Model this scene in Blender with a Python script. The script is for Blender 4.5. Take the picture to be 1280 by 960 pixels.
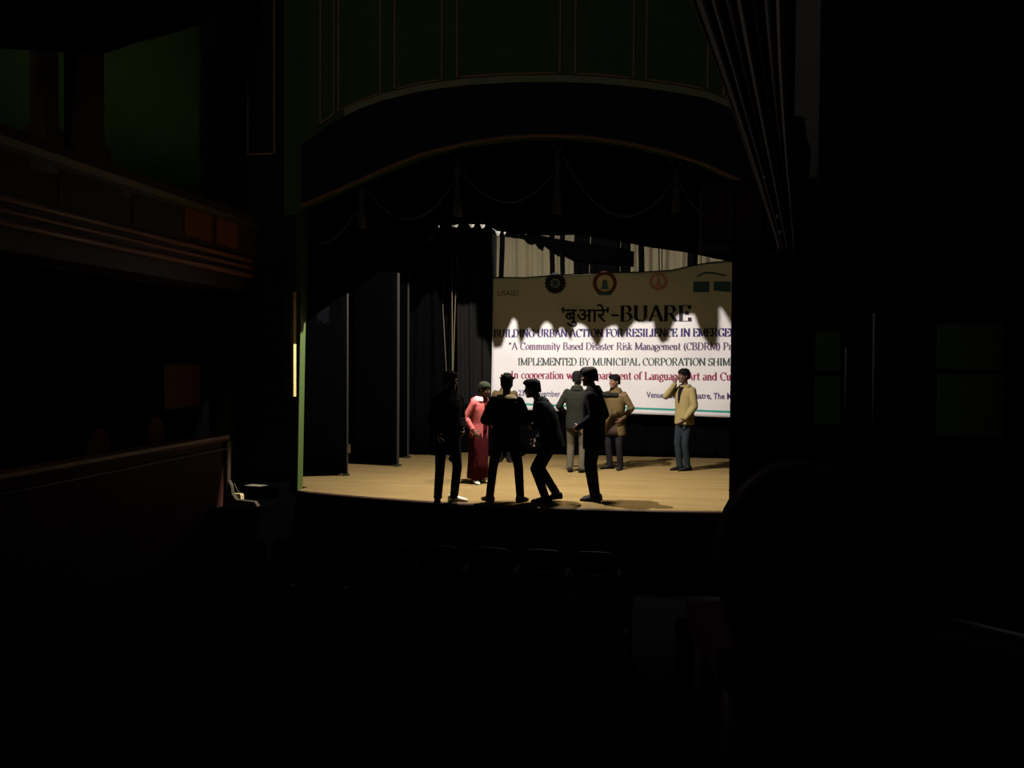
import bpy, bmesh, math, random
import numpy as np
from mathutils import Vector, Matrix
random.seed(7)
sc = bpy.context.scene
for o in list(bpy.data.objects): bpy.data.objects.remove(o)
C = sc.collection
R = math.radians
PI = math.pi

# ------------------------------------------------------------------ camera, world, lights
F_PX = 1108.0
EYE = Vector((0.0, 0.0, 1.9))
yaw, pitch, roll = R(9.0), R(-1.55), R(0.4)
fwd = Vector((-math.sin(yaw)*math.cos(pitch), math.cos(yaw)*math.cos(pitch), math.sin(pitch)))
rgt = Vector((math.cos(yaw), math.sin(yaw), 0)); up = rgt.cross(fwd)
rg2 = rgt*math.cos(roll) + up*math.sin(roll); up2 = -rgt*math.sin(roll) + up*math.cos(roll)
cam_d = bpy.data.cameras.new('camera'); cam = bpy.data.objects.new('camera', cam_d); C.objects.link(cam)
cam_d.sensor_width = 36.0; cam_d.lens = 36.0*F_PX/1280.0; cam_d.clip_start = 0.05; cam_d.clip_end = 100
M = Matrix((rg2, up2, -fwd)).transposed().to_4x4(); M.translation = EYE
cam.matrix_world = M
sc.camera = cam
sc.view_settings.view_transform = 'Standard'; sc.view_settings.look = 'None'
sc.view_settings.exposure = 0.0; sc.view_settings.gamma = 1.0
sc.view_settings.use_curve_mapping = False
sc.cycles.max_bounces = 5; sc.cycles.diffuse_bounces = 1; sc.cycles.sample_clamp_indirect = 4.0

wd = bpy.data.worlds.new('world'); sc.world = wd; wd.use_nodes = True
wd.node_tree.nodes['Background'].inputs[0].default_value = (0.55, 0.6, 1.0, 1)
wd.node_tree.nodes['Background'].inputs[1].default_value = 0.0

def lamp(name, kind, loc, energy, color, target=None, **kw):
    d = bpy.data.lights.new(name, kind); d.energy = energy; d.color = color
    for k, v in kw.items(): setattr(d, k, v)
    o = bpy.data.objects.new(name, d); C.objects.link(o); o.location = loc
    if target is not None:
        o.rotation_euler = (Vector(target)-Vector(loc)).to_track_quat('-Z', 'Y').to_euler()
    return o
KEY = Vector((-2.2, 12.5, 4.3))
lamp('stage_flood', 'POINT', KEY, 2150, (1.0, 0.905, 0.835), shadow_soft_size=0.012)
lamp('wing_lamp', 'SPOT', (-4.6, 14.5, 2.6), 110, (1.0, 0.86, 0.6), (0.2, 14.9, 0.0), spot_size=R(74), spot_blend=0.7, shadow_soft_size=0.06)
lamp('overhead_lamp', 'SPOT', (-1.0, 13.0, 4.25), 1000, (1.0, 0.88, 0.70), (-0.8, 12.9, 0.0), spot_size=R(100), spot_blend=0.6, shadow_soft_size=0.2)
lamp('house_glow', 'AREA', (-4.5, 0.5, 7.8), 28, (1.0, 0.97, 0.95), (-0.2, 12.0, 5.6), size=1.6)  # unseen fill lamp added to light the arch wall and drape

# ------------------------------------------------------------------ pixel helpers used for laying out the plan
def ray(px, py): return fwd + rg2*((px-640)/F_PX) + up2*((480-py)/F_PX)
def aty(px, py, Y): d = ray(px, py); return EYE + d*(Y/d.y)
def atx(px, py, X): d = ray(px, py); return EYE + d*(X/d.x)
def atz(px, py, z=0.0): d = ray(px, py); return EYE + d*((z-EYE.z)/d.z)

# ------------------------------------------------------------------ materials
STAGE_DIM = 0.76      # scales down colours under the stage lamps to balance the key lamp
STAGE_SET = {'grey_curtain', 'olive_curtain', 'bare_timber', 'green_jamb_paint', 'cream_board', 'pale_rope', 'pale_plastic', 'pale_card', 'worn_foot', 'brown_skin', 'darker_skin', 'pale_cream_leather', 'black_flat_cloth', 'black_leather', 'black_hair'}
def mat(name, col, rough=0.8, spec=0.2, noise=0.15, scale=8.0, bump=0.0, bscale=60.0, metal=0.0, stretch=None, sheen=0.0):
    if name in STAGE_SET: col = tuple(c*STAGE_DIM for c in col)
    m = bpy.data.materials.new(name); m.use_nodes = True
    nt = m.node_tree; b = nt.nodes['Principled BSDF']
    b.inputs['Roughness'].default_value = rough; b.inputs['Metallic'].default_value = metal
    b.inputs['Specular IOR Level'].default_value = spec
    if sheen: b.inputs['Sheen Weight'].default_value = sheen
    tc = nt.nodes.new('ShaderNodeTexCoord'); mp = nt.nodes.new('ShaderNodeMapping')
    nt.links.new(tc.outputs['Object'], mp.inputs[0])
    if stretch: mp.inputs['Scale'].default_value = stretch
    n = nt.nodes.new('ShaderNodeTexNoise'); n.inputs['Scale'].default_value = scale; n.inputs['Detail'].default_value = 4
    nt.links.new(mp.outputs[0], n.inputs['Vector'])
    mx = nt.nodes.new('ShaderNodeMix'); mx.data_type = 'RGBA'
    mx.inputs[6].default_value = tuple(c*(1-noise) for c in col)+(1,)
    mx.inputs[7].default_value = tuple(min(1, c*(1+noise)) for c in col)+(1,)
    nt.links.new(n.outputs['Fac'], mx.inputs[0]); nt.links.new(mx.outputs[2], b.inputs['Base Color'])
    if bump:
        n2 = nt.nodes.new('ShaderNodeTexNoise'); n2.inputs['Scale'].default_value = bscale; n2.inputs['Detail'].default_value = 3
        nt.links.new(mp.outputs[0], n2.inputs['Vector'])
        bp = nt.nodes.new('ShaderNodeBump'); bp.inputs['Strength'].default_value = bump; bp.inputs['Distance'].default_value = 0.01
        nt.links.new(n2.outputs['Fac'], bp.inputs['Height']); nt.links.new(bp.outputs[0], b.inputs['Normal'])
    return m

def plank_mat():
    m = bpy.data.materials.new('stage_boards'); m.use_nodes = True
    nt = m.node_tree; b = nt.nodes['Principled BSDF']; b.inputs['Roughness'].default_value = 0.55
    b.inputs['Specular IOR Level'].default_value = 0.0
    tc = nt.nodes.new('ShaderNodeTexCoord')
    mp = nt.nodes.new('ShaderNodeMapping'); nt.links.new(tc.outputs['Object'], mp.inputs[0])
    br = nt.nodes.new('ShaderNodeTexBrick'); br.inputs['Scale'].default_value = 1.0
    br.inputs['Brick Width'].default_value = 2.6; br.inputs['Row Height'].default_value = 0.14
    br.inputs['Mortar Size'].default_value = 0.003; br.inputs['Mortar Smooth'].default_value = 0.3
    br.inputs['Color1'].default_value = (0.155, 0.112, 0.048, 1); br.inputs['Color2'].default_value = (0.133, 0.093, 0.038, 1)
    br.inputs['Mortar'].default_value = (0.095, 0.064, 0.028, 1)
    nt.links.new(mp.outputs[0], br.inputs['Vector'])
    mp2 = nt.nodes.new('ShaderNodeMapping'); mp2.inputs['Scale'].default_value = (0.8, 4.5, 1)
    nt.links.new(tc.outputs['Object'], mp2.inputs[0])
    n = nt.nodes.new('ShaderNodeTexNoise'); n.inputs['Scale'].default_value = 1.6; n.inputs['Detail'].default_value = 6
    nt.links.new(mp2.outputs[0], n.inputs['Vector'])
    cr = nt.nodes.new('ShaderNodeMapRange'); cr.inputs[3].default_value = 0.72; cr.inputs[4].default_value = 1.25
    nt.links.new(n.outputs['Fac'], cr.inputs[0])
    mx = nt.nodes.new('ShaderNodeMix'); mx.data_type = 'RGBA'; mx.blend_type = 'MULTIPLY'; mx.inputs[0].default_value = 1
    nt.links.new(br.outputs['Color'], mx.inputs[6]); nt.links.new(cr.outputs[0], mx.inputs[7])
    nt.links.new(mx.outputs[2], b.inputs['Base Color'])
    return m

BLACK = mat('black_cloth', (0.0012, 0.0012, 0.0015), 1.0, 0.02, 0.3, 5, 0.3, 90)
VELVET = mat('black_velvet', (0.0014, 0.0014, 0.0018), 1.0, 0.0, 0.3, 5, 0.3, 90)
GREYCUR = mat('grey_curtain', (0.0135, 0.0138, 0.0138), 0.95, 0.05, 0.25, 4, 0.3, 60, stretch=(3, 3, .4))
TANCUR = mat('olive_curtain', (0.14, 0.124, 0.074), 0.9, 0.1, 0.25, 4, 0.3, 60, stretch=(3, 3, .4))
FLATM = mat('black_flat_cloth', (0.0010, 0.0010, 0.0012), 1.0, 0.0, 0.4, 14, 0.3, 50)
TIMBER = mat('bare_timber', (0.026, 0.023, 0.016), 0.7, 0.2, 0.2, 12, stretch=(6, 6, 1))
GREEN = mat('green_wall_paint', (0.16, 0.34, 0.13), 0.75, 0.2, 0.12, 3)
JAMBG = mat('green_jamb_paint', (0.058, 0.098, 0.021), 0.6, 0.3, 0.1, 4)
DKBLUE = mat('dark_blue_arch', (0.022, 0.025, 0.045), 0.8, 0.15, 0.2, 3)
GOLD = mat('dull_gold_moulding', (0.26, 0.125, 0.07), 0.7, 0.15, 0.15, 9)
GILT = mat('gilt_panel_moulding', (0.60, 0.30, 0.16), 0.6, 0.3, 0.15, 9)
MAROON = mat('maroon_panel', (0.22, 0.06, 0.03), 0.6, 0.3, 0.2, 6)
DKWOOD = mat('dark_wood', (0.050, 0.028, 0.018), 0.5, 0.3, 0.25, 6, stretch=(1, 6, 6))
REDWOOD = mat('reddish_wood_moulding', (0.20, 0.075, 0.045), 0.45, 0.4, 0.25, 6, stretch=(4, .6, 4))
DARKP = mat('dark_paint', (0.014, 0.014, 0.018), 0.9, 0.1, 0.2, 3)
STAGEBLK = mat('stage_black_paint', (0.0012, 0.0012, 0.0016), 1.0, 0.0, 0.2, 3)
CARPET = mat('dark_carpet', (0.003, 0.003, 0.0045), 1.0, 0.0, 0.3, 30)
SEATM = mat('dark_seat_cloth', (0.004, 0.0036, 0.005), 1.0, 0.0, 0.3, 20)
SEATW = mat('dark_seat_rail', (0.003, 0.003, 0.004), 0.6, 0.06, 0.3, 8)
DRAPE = mat('dusty_drape', (0.50, 0.40, 0.34), 0.85, 0.15, 0.3, 10, 0.2, 40, stretch=(2, 2, 6))
PALEPL = mat('pale_plaster', (0.34, 0.30, 0.27), 0.8, 0.2, 0.15, 6)
CREAM = mat('cream_board', (0.62, 0.47, 0.18), 0.7, 0.2, 0.1, 5)
EDGEM = mat('pale_rope', (0.10, 0.088, 0.05), 0.85, 0.1, 0.2, 40)
CHAIRM = mat('maroon_upholstery', (0.075, 0.02, 0.028), 0.9, 0.1, 0.3, 12, 0.2, 60)
BANNERM = mat('white_banner_vinyl', (0.60, 0.582, 0.575), 0.7, 0.05, 0.05, 1.6, 0.15, 5)
INKD = mat('dark_indigo_ink', (0.035, 0.025, 0.12), 0.6, 0.2, 0.05)
INKBLK = mat('black_ink', (0.02, 0.018, 0.03), 0.6, 0.2, 0.05)
INKPUR = mat('plum_ink', (0.10, 0.055, 0.12), 0.6, 0.2, 0.05)
INKGRN = mat('dark_green_ink', (0.035, 0.06, 0.055), 0.6, 0.2, 0.05)
INKRED = mat('crimson_ink', (0.22, 0.022, 0.06), 0.6, 0.2, 0.05)
INKTEAL = mat('teal_ink', (0.02, 0.26, 0.20), 0.6, 0.2, 0.05)
INKBLUE = mat('logo_blue_ink', (0.04, 0.10, 0.17), 0.6, 0.2, 0.05)
INKMAR = mat('logo_maroon_ink', (0.12, 0.03, 0.025), 0.6, 0.2, 0.05)
INKOLIVE = mat('logo_olive_ink', (0.62, 0.55, 0.40), 0.6, 0.2, 0.05)
INKPINK = mat('logo_pale_red_ink', (0.50, 0.25, 0.25), 0.6, 0.2, 0.05)
PLASTIC = mat('pale_plastic', (0.70, 0.56, 0.28), 0.5, 0.3, 0.05)
PAPER = mat('pale_card', (0.22, 0.205, 0.14), 0.8, 0.1, 0.08)
SKIN = mat('brown_skin', (0.17, 0.085, 0.055), 0.55, 0.35, 0.1, 20)
SKIND = mat('darker_skin', (0.11, 0.055, 0.037), 0.55, 0.35, 0.1, 20)
HAIR = mat('black_hair', (0.006, 0.005, 0.0055), 0.8, 0.06, 0.3, 60, 0.5, 150)
EYEM = mat('dark_eye', (0.02, 0.015, 0.012), 0.2, 0.5, 0.05)
SHOEB = mat('black_leather', (0.010, 0.008, 0.008), 0.6, 0.1, 0.2, 30)
SHOEW = mat('pale_cream_leather', (0.72, 0.66, 0.50), 0.5, 0.3, 0.1, 20)
def cloth(name, col): return mat(name, tuple(c*STAGE_DIM for c in col), 0.95, 0.03, 0.18, 9, 0.35, 25)

# ------------------------------------------------------------------ mesh builder
class MB:
    def __init__(s): s.v = []; s.f = []
    def add(s, vs, fs):
        n = len(s.v); s.v += [Vector(v) for v in vs]; s.f += [tuple(i+n for i in f) for f in fs]; return s
    def box(s, a, b):
        (x0, y0, z0), (x1, y1, z1) = a, b
        return s.add([(x0,y0,z0),(x1,y0,z0),(x1,y1,z0),(x0,y1,z0),(x0,y0,z1),(x1,y0,z1),(x1,y1,z1),(x0,y1,z1)],
                     [(0,3,2,1),(4,5,6,7),(0,1,5,4),(1,2,6,5),(2,3,7,6),(3,0,4,7)])
    def loft(s, rings, cap=True):
        n = len(rings[0]); vs = [p for r in rings for p in r]; fs = []
        for i in range(len(rings)-1):
            for j in range(n):
                k = (j+1) % n
                fs.append((i*n+j, i*n+k, (i+1)*n+k, (i+1)*n+j))
        if cap: fs.append(tuple(reversed(range(n)))); fs.append(tuple((len(rings)-1)*n+j for j in range(n)))
        return s.add(vs, fs)
    def tube(s, pts, r, n=8, cap=True):
        pts = [Vector(p) for p in pts]; rs = r if isinstance(r, (list, tuple)) else [r]*len(pts)
        rings = []; prev = None
        for i, p in enumerate(pts):
            d = (pts[min(i+1, len(pts)-1)]-pts[max(i-1, 0)]).normalized()
            a = prev if prev is not None else (Vector((0,0,1)) if abs(d.z) < .9 else Vector((1,0,0)))
            u = (a - d*a.dot(d)).normalized(); w = d.cross(u); prev = u
            rings.append([p + (u*math.cos(2*PI*k/n) + w*math.sin(2*PI*k/n))*rs[i] for k in range(n)])
        return s.loft(rings, cap)
    def ell(s, c, ax, n=12, m=8):
        """ellipsoid, ax = three axis vectors"""
        c = Vector(c); a, b, d = [Vector(q) for q in ax]; rings = []
        for i in range(1, m):
            t = PI*i/m - PI/2
            rings.append([c + (a*math.cos(2*PI*k/n)+b*math.sin(2*PI*k/n))*math.cos(t) + d*math.sin(t) for k in range(n)])
        k0 = len(s.v); s.loft(rings, False)
        lo = len(s.v); s.v.append(c-d); s.v.append(c+d)
        for k in range(n):
            s.f.append((lo, k0+(k+1) % n, k0+k)); s.f.append((lo+1, k0+(m-2)*n+k, k0+(m-2)*n+(k+1) % n))
        return s
    def capsule(s, p0, p1, r0, r1, n=12):
        p0, p1 = Vector(p0), Vector(p1); d = (p1-p0).normalized()
        pts = []; rs = []
        for t in (85, 60, 30): pts.append(p0 - d*r0*math.sin(R(t))); rs.append(r0*math.cos(R(t)))
        for t in (0, .25, .5, .75, 1): pts.append(p0.lerp(p1, t)); rs.append(r0+(r1-r0)*t)
        for t in (30, 60, 85): pts.append(p1 + d*r1*math.sin(R(t))); rs.append(r1*math.cos(R(t)))
        return s.tube(pts, rs, n)
    def grid(s, P, thick=None):
        """P[i][j] points; optional thickness vector closes it into a slab"""
        a, b = len(P), len(P[0]); n0 = len(s.v)
        s.v += [Vector(q) for row in P for q in row]
        for i in range(a-1):
            for j in range(b-1):
                s.f.append((n0+i*b+j, n0+i*b+j+1, n0+(i+1)*b+j+1, n0+(i+1)*b+j))
        if thick is not None:
            t = Vector(thick); n1 = len(s.v)
            s.v += [Vector(q)+t for row in P for q in row]
            for i in range(a-1):
                for j in range(b-1):
                    s.f.append((n1+i*b+j, n1+(i+1)*b+j, n1+(i+1)*b+j+1, n1+i*b+j+1))
            bd = [(i, 0) for i in range(a)] + [(a-1, j) for j in range(1, b)] + [(i, b-1) for i in range(a-2, -1, -1)] + [(0, j) for j in range(b-2, 0, -1)]
            for q in range(len(bd)):
                (i, j), (k, l) = bd[q], bd[(q+1) % len(bd)]
                s.f.append((n0+i*b+j, n0+k*b+l, n1+k*b+l, n1+i*b+j))
        return s
    def prism(s, poly, off):
        """polygon (list of points) extruded by off"""
        n = len(poly); off = Vector(off)
        vs = [Vector(p) for p in poly] + [Vector(p)+off for p in poly]
        return s.add(vs, [tuple(range(n)), tuple(reversed(range(n, 2*n)))] + [(i, i+n, (i+1) % n + n, (i+1) % n) for i in range(n)])

def root_of(p):
    while p.parent: p = p.parent
    return p
def obj(name, mb, m, parent=None, smooth=False, fix=True):
    off = root_of(parent).location.copy() if parent else Vector((0, 0, 0))
    me = bpy.data.meshes.new(name)
    me.from_pydata([tuple(v-off) for v in mb.v], [], mb.f)
    if fix:
        bm = bmesh.new(); bm.from_mesh(me); bmesh.ops.recalc_face_normals(bm, faces=bm.faces); bm.to_mesh(me); bm.free()
    me.materials.append(m)
    if smooth:
        for p in me.polygons: p.use_smooth = True
    o = bpy.data.objects.new(name, me); C.objects.link(o)
    if parent: o.parent = parent
    return o
def tag(o, label, cat, group=None, kind=None):
    if label: o['label'] = label
    if cat: o['category'] = cat
    if group: o['group'] = group
    if kind: o['kind'] = kind
    return o
def thing(name, label, cat, loc=(0, 0, 0), group=None):
    o = bpy.data.objects.new(name, None); C.objects.link(o); o.location = loc; o.empty_display_size = .2
    return tag(o, label, cat, group)
def struct(name, mb, m, label, parent=None, cat='wall', smooth=False):
    o = obj(name, mb, m, parent, smooth)
    if parent is None: tag(o, label, cat, kind='structure')
    return o

# ------------------------------------------------------------------ setting: shell
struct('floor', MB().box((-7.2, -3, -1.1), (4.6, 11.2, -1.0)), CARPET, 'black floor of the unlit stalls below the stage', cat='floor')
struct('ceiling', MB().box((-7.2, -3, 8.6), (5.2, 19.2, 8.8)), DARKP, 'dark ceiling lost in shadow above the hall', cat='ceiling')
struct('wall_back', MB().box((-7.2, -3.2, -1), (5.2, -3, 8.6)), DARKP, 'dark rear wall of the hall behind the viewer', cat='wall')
struct('wall_right', MB().box((4.6, -3, -1), (4.8, 12.1, 8.6)), GREEN, 'green side wall of the hall behind the box partition', cat='wall')
struct('wall_left', MB().box((-6.5, -3, -1.0), (-6.3, 12.1, 8.6)), GREEN, 'dull green rear wall of the upper side box', cat='wall')
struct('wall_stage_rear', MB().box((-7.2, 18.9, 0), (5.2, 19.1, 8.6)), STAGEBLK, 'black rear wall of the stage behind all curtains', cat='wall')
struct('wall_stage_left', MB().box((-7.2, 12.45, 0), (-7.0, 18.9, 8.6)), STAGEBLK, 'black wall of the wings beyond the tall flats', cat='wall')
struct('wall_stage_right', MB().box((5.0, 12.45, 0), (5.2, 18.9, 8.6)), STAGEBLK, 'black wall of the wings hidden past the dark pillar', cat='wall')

# stage floor with a bowed front edge
XC, SAG = -0.9, 0.75
def edge_y(x):
    t = (x-XC)/4.13
    return 12.09 - SAG*(1-min(1, t*t))
xs = [-5.03+8.26*i/40 for i in range(41)]
poly = [(x, edge_y(x), 0) for x in xs] + [(5.0, 12.09, 0), (5.0, 18.9, 0), (-7.0, 18.9, 0), (-7.0, 12.46, 0), (-5.03, 12.46, 0)]
stage = struct('floor_stage', MB().prism([Vector(p) for p in poly], (0, 0, -0.05)), plank_mat(), 'lit tan wooden board floor of the stage', cat='floor')
mb = MB()
fr = [(x, edge_y(x)+.004) for x in xs]
mb.grid([[(x, y, -0.052), (x, y, -1.0)] for x, y in fr], (0, .03, 0))
struct('wall_stage_front', mb, DARKP, 'black bowed front of the stage dropping to the stalls', cat='wall')
mb = MB()
mb.tube([(x, edge_y(x)+.012, -0.03) for x in xs], 0.032, 8)
struct('trim_stage_edge', mb, DKWOOD, 'dark rounded nosing along the bowed stage edge', cat='trim', smooth=True)

# side apron left of the proscenium jamb
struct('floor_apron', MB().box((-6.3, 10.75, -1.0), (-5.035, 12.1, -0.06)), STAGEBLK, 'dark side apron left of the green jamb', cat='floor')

# ------------------------------------------------------------------ proscenium wall with arch
PY = 12.1
inner_px = [(378, 258), (385, 255), (430, 236), (480, 213), (530, 193), (585, 180), (630, 173), (680, 170), (730, 172), (780, 179), (830, 190), (880, 206)]
inner = [(aty(a, b, PY).x, aty(a, b, PY).z) for a, b in inner_px] + [(1.2, 4.24), (1.7, 4.02), (2.2, 3.75), (2.6, 3.5)]
outer_px = [(345, 204), (385, 177), (420, 152), (450, 137), (480, 126), (530, 114), (585, 107), (640, 103.5), (700, 103), (750, 105), (800, 110), (850, 117), (885, 124)]
outer = [(aty(a, b, PY).x, aty(a, b, PY).z) for a, b in outer_px] + [(1.4, 5.05), (2.0, 4.75), (2.6, 4.4)]
def interp(tab, x):
    if x <= tab[0][0]: return tab[0][1]
    for (a, b), (c, d) in zip(tab, tab[1:]):
        if x <= c: return b + (d-b)*(x-a)/(c-a)
    return tab[-1][1]
xl, xr = inner[0][0], 2.6; JX = -5.03
mb = MB()
gx = [xl + (xr-xl)*i/60 for i in range(61)]
mb.grid([[(x, PY, interp(inner, x)), (x, PY, 8.6)] for x in gx], (0, .35, 0))
slot = [aty(363.5, 364, PY), aty(374, 364, PY), aty(363.5, 496, PY), aty(374, 496, PY)]
sx0, sx1, sz0, sz1 = slot[0].x, -5.045, slot[2].z, slot[0].z
mb.box((-6.3, PY, -0.06), (sx0, PY+.1, 8.6)); mb.box((sx0, PY, -0.06), (sx1, PY+.1, sz0)); mb.box((sx0, PY, sz1), (sx1, PY+.1, 8.6))
mb.box((sx1, PY, -0.06), (JX-.021, PY+.1, 4.0)); mb.box((sx1, PY, 4.0), (xl-.003, PY+.35, 8.6)); mb.box((xr, PY, -0.06), (4.6, PY+.35, 8.6))
prosc = struct('wall_proscenium', mb, mat('dark_green_wall', (0.10, 0.15, 0.045), 0.8, 0.15, 0.2, 3), 'dark green panelled wall above the stage arch', cat='wall')
# lit jamb (its reveal faces the stage)
jx = -5.03
jb = obj('jamb', MB().loft([[(jx-.02, PY-.02, z), (jx+q, PY-.02, z), (jx+q, PY+.17, z), (jx-.02, PY+.17, z)] for z, q in ((0, .0), (1.9, .035), (4.02, .08))]), JAMBG, prosc)
jb['label'] = 'green painted jamb'
struct('pillar_arch_side', MB().box((-6.0, PY-.05, -.06), (sx0-.11, PY-.004, 8.6)).box((sx0-.11, PY-.02, -.06), (JX-.021, PY-.004, sz0-.031)).box((sx0-.11, PY-.02, sz1+.031), (JX-.021, PY-.004, 3.95)), mat('brown_black_pilaster', (.020, .015, .010), .7, .15, .2), 'dark brown pilaster left of the arch and the narrow opening', cat='pillar')  # brown panel added to darken the arch wall where light falls off
# archivolt band and gilt inner line
mb = MB()
ax = [xl + (xr-xl)*i/70 for i in range(71)]
mb.grid([[(x, PY-.06, interp(inner, x)), (x, PY-.06, max(interp(inner, x)+.12, interp(outer, x)))] for x in ax], (0, .055, 0))
struct('trim_arch_band', mb, DKBLUE, 'broad dark blue band curving around the stage arch', cat='trim')
obj_f = MB(); obj_f.grid([[(x, PY-.075, interp(outer, x)-.015), (x, PY-.075, interp(outer, x)+.075)] for x in ax if -4.4 < x < 1.6], (0, .07, 0))
struct('trim_arch_fillet', obj_f, mat('olive_fillet', (.42, .39, .20), .7, .2, .15), 'narrow olive fillet curving over the dark arch band', cat='trim')
struct('trim_arch_line', MB().tube([(x, PY-.07, interp(inner, x)) for x in ax], 0.022, 8), GOLD, 'thin dull gilt line along the inner arch', cat='trim', smooth=True)
# panel mouldings on the wall above the arch: (left px, right px, bottom offset above arch band)
for a, b in ((312, 345), (401, 418), (424, 476), (494, 553), (572, 701), (720, 793), (809, 886), (906, 985)):
    t0 = aty(a, 0, PY); t1 = aty(b, 0, PY)
    nx = 10; q = [(t0.x + (t1.x-t0.x)*i/nx) for i in range(nx+1)]
    yy = PY-.062 if b < 350 else PY-.012
    pts = [(t0.x, yy, 7.9)] + [(x, yy, interp(outer, x)+.12) for x in q] + [(t1.x, yy, 7.9)]
    obj('panel_moulding', MB().tube(pts, .014, 6), GILT, prosc)

# narrow opening beside the jamb: cream reveal and brown frame
hb = thing('framed_hatch', 'narrow brown framed opening with a cream side left of the green jamb', 'opening', (sx0, PY, sz0))
ra, rb_ = aty(362.5, 430, 12.52), aty(371.5, 430, 12.66)
rv = MB(); rv.prism([(ra.x, 12.52, sz0-.1), (rb_.x, 12.66, sz0-.1), (rb_.x-.03, 12.69, sz0-.1), (ra.x-.03, 12.55, sz0-.1)], (0, 0, sz1-sz0+.2))
rv.box((ra.x-.03, PY+.09, sz0-.12), (ra.x-.01, 12.55, sz0-.1)); rv.box((ra.x-.03, PY+.09, sz1+.1), (ra.x-.01, 12.55, sz1+.12))
obj('reveal', rv, CREAM, hb)['label'] = 'cream painted back of the opening'
FRB = mat('brown_frame', (.05, .028, .015), .6, .2, .2)
for (xa, xb, za, zb) in ((sx0-.10, sx0, sz0-.03, sz1+.03), (sx0, sx1, sz1-.001, sz1+.03), (sx0, sx1, sz0-.03, sz0+.001)):
    obj('frame_board', MB().box((xa, PY-.025, za), (xb, PY-.002, zb)), FRB, hb)

# ------------------------------------------------------------------ left boxes
XB = -5.6
def along_y(prof, y0, y1):
    """profile of (x, z) swept along Y"""
    m = MB(); m.loft([[(x, y, z) for x, z in prof] for y in (y0, y1)]); return m
up_p = thing('upper_box_parapet', 'dark parapet of the upper side box with maroon panels at its stage end', 'parapet', (XB, 8.0, 3.0))
prof = [(XB-.12, 3.05), (XB, 3.05), (XB, 3.62), (XB+.02, 3.74), (XB+.06, 3.80), (XB+.06, 3.9), (XB-.16, 3.9), (XB-.16, 3.8), (XB-.12, 3.7)]
obj('parapet_wall', along_y(prof, 3.0, 12.08), DKWOOD, up_p)
for ya, yb in ((9.98, 10.62), (10.76, 11.36)):
    obj('panel', MB().box((XB, ya, 3.38), (XB+.02, yb, 3.72)), MAROON, up_p)['label'] = 'maroon panel'
for yc in (4.0, 5.4, 6.8, 8.2, 9.4):
    obj('panel', MB().box((XB, yc-.5, 3.35), (XB+.012, yc+.5, 3.7)), DKWOOD, up_p)
for k, (zz, rr) in enumerate(((3.27, .035), (3.17, .028), (3.06, .04))):
    obj('moulding', MB().tube([(XB+.02, 3.0, zz), (XB+.02, 11.75, zz)], rr, 8), REDWOOD, up_p, smooth=True)['label'] = 'reddish wood moulding'
struct('floor_upper_box', MB().box((-6.3, 3.0, 2.85), (XB-.13, 12.08, 3.05)), DKWOOD, 'underside of the upper side box above the lower one', cat='floor')
# posts of the upper box
def post(name, px0, px1, label, zt):
    a, b = atx(px0, 200, XB-.05), atx(px1, 200, XB-.05)
    p = thing(name, label, 'post', (XB-.05, (a.y+b.y)/2, 3.9))
    w = abs(b.y-a.y)/2; y = (a.y+b.y)/2
    obj('shaft', MB().box((XB-.12, y-w*.8, 3.96), (XB+.02, y+w*.8, zt)), DKWOOD, p)
    obj('base', MB().box((XB-.16, y-w, 3.9), (XB+.055, y+w, 4.05)), DKWOOD, p)
    obj('capital', MB().box((XB-.16, y-w, zt-.22), (XB+.05, y+w, zt)), DKWOOD, p)
post('box_post', 44, 68, 'slim dark post on the upper parapet, leftmost one', 6.6)
post('box_post', 84, 127, 'broad dark post on the upper parapet beside the green wall', 6.6)
# curved pelmet above the upper box opening
mb = MB()
edge = [(0, 60), (60, 64), (128, 68), (175, 52), (215, 42), (250, 31), (262, 20), (276, 8)]
tops = []
cur = []
for a, b in edge: cur.append(atx(a, b, XB+.09))
mb.grid([[(XB+.09, p.y, p.z), (XB+.09, p.y, 8.6)] for p in cur] + [[(XB+.09, 12.02, 7.6), (XB+.09, 12.02, 8.6)]], (-.02, 0, 0))
tag(obj('box_pelmet', mb, VELVET), 'black scalloped pelmet hanging over the upper side box', 'pelmet')
# corner column between box and proscenium
col = struct('pillar_corner', MB().box((-6.28, 11.72, 3.95), (-5.95, 12.09, 8.6)), DKWOOD, 'dark pillar where the side box meets the arch wall', cat='pillar')

lo_p = thing('lower_box_parapet', 'dark reddish parapet of the lower side box ending beside the stage', 'parapet', (XB, 8.0, 0))
obj('parapet_wall', MB().box((XB-.13, 3.0, -1.0), (XB, 10.98, 0.80)), mat('dark_red_wood', (0.06, 0.02, 0.016), .7, .1, .3, 5), lo_p)
prof = [(XB-.18, .80), (XB+.03, .80), (XB+.06, .84), (XB+.06, .88), (XB-.18, .88)]
obj('handrail', along_y(prof, 3.0, 11.02), REDWOOD, lo_p)
obj('moulding', MB().tube([(XB+.02, 3.0, .70), (XB+.02, 11.0, .70)], .022, 8), DKWOOD, lo_p, smooth=True)
obj('end_post', MB().box((XB-.15, 10.985, -.06), (XB+.045, 11.08, .80)), DKWOOD, lo_p)
obj('end_foot', MB().prism([(XB+.05, 11.0, -.06), (XB+.46, 11.0, -.06), (XB+.42, 11.0, .0), (XB+.16, 11.0, .02), (XB+.10, 11.0, .10), (XB+.09, 11.0, .2), (XB+.05, 11.0, .27)], (0, .08, 0)), mat('worn_foot', (.085, .07, .045), .8, .1, .2), lo_p)['label'] = 'pale scrolled foot'
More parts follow.
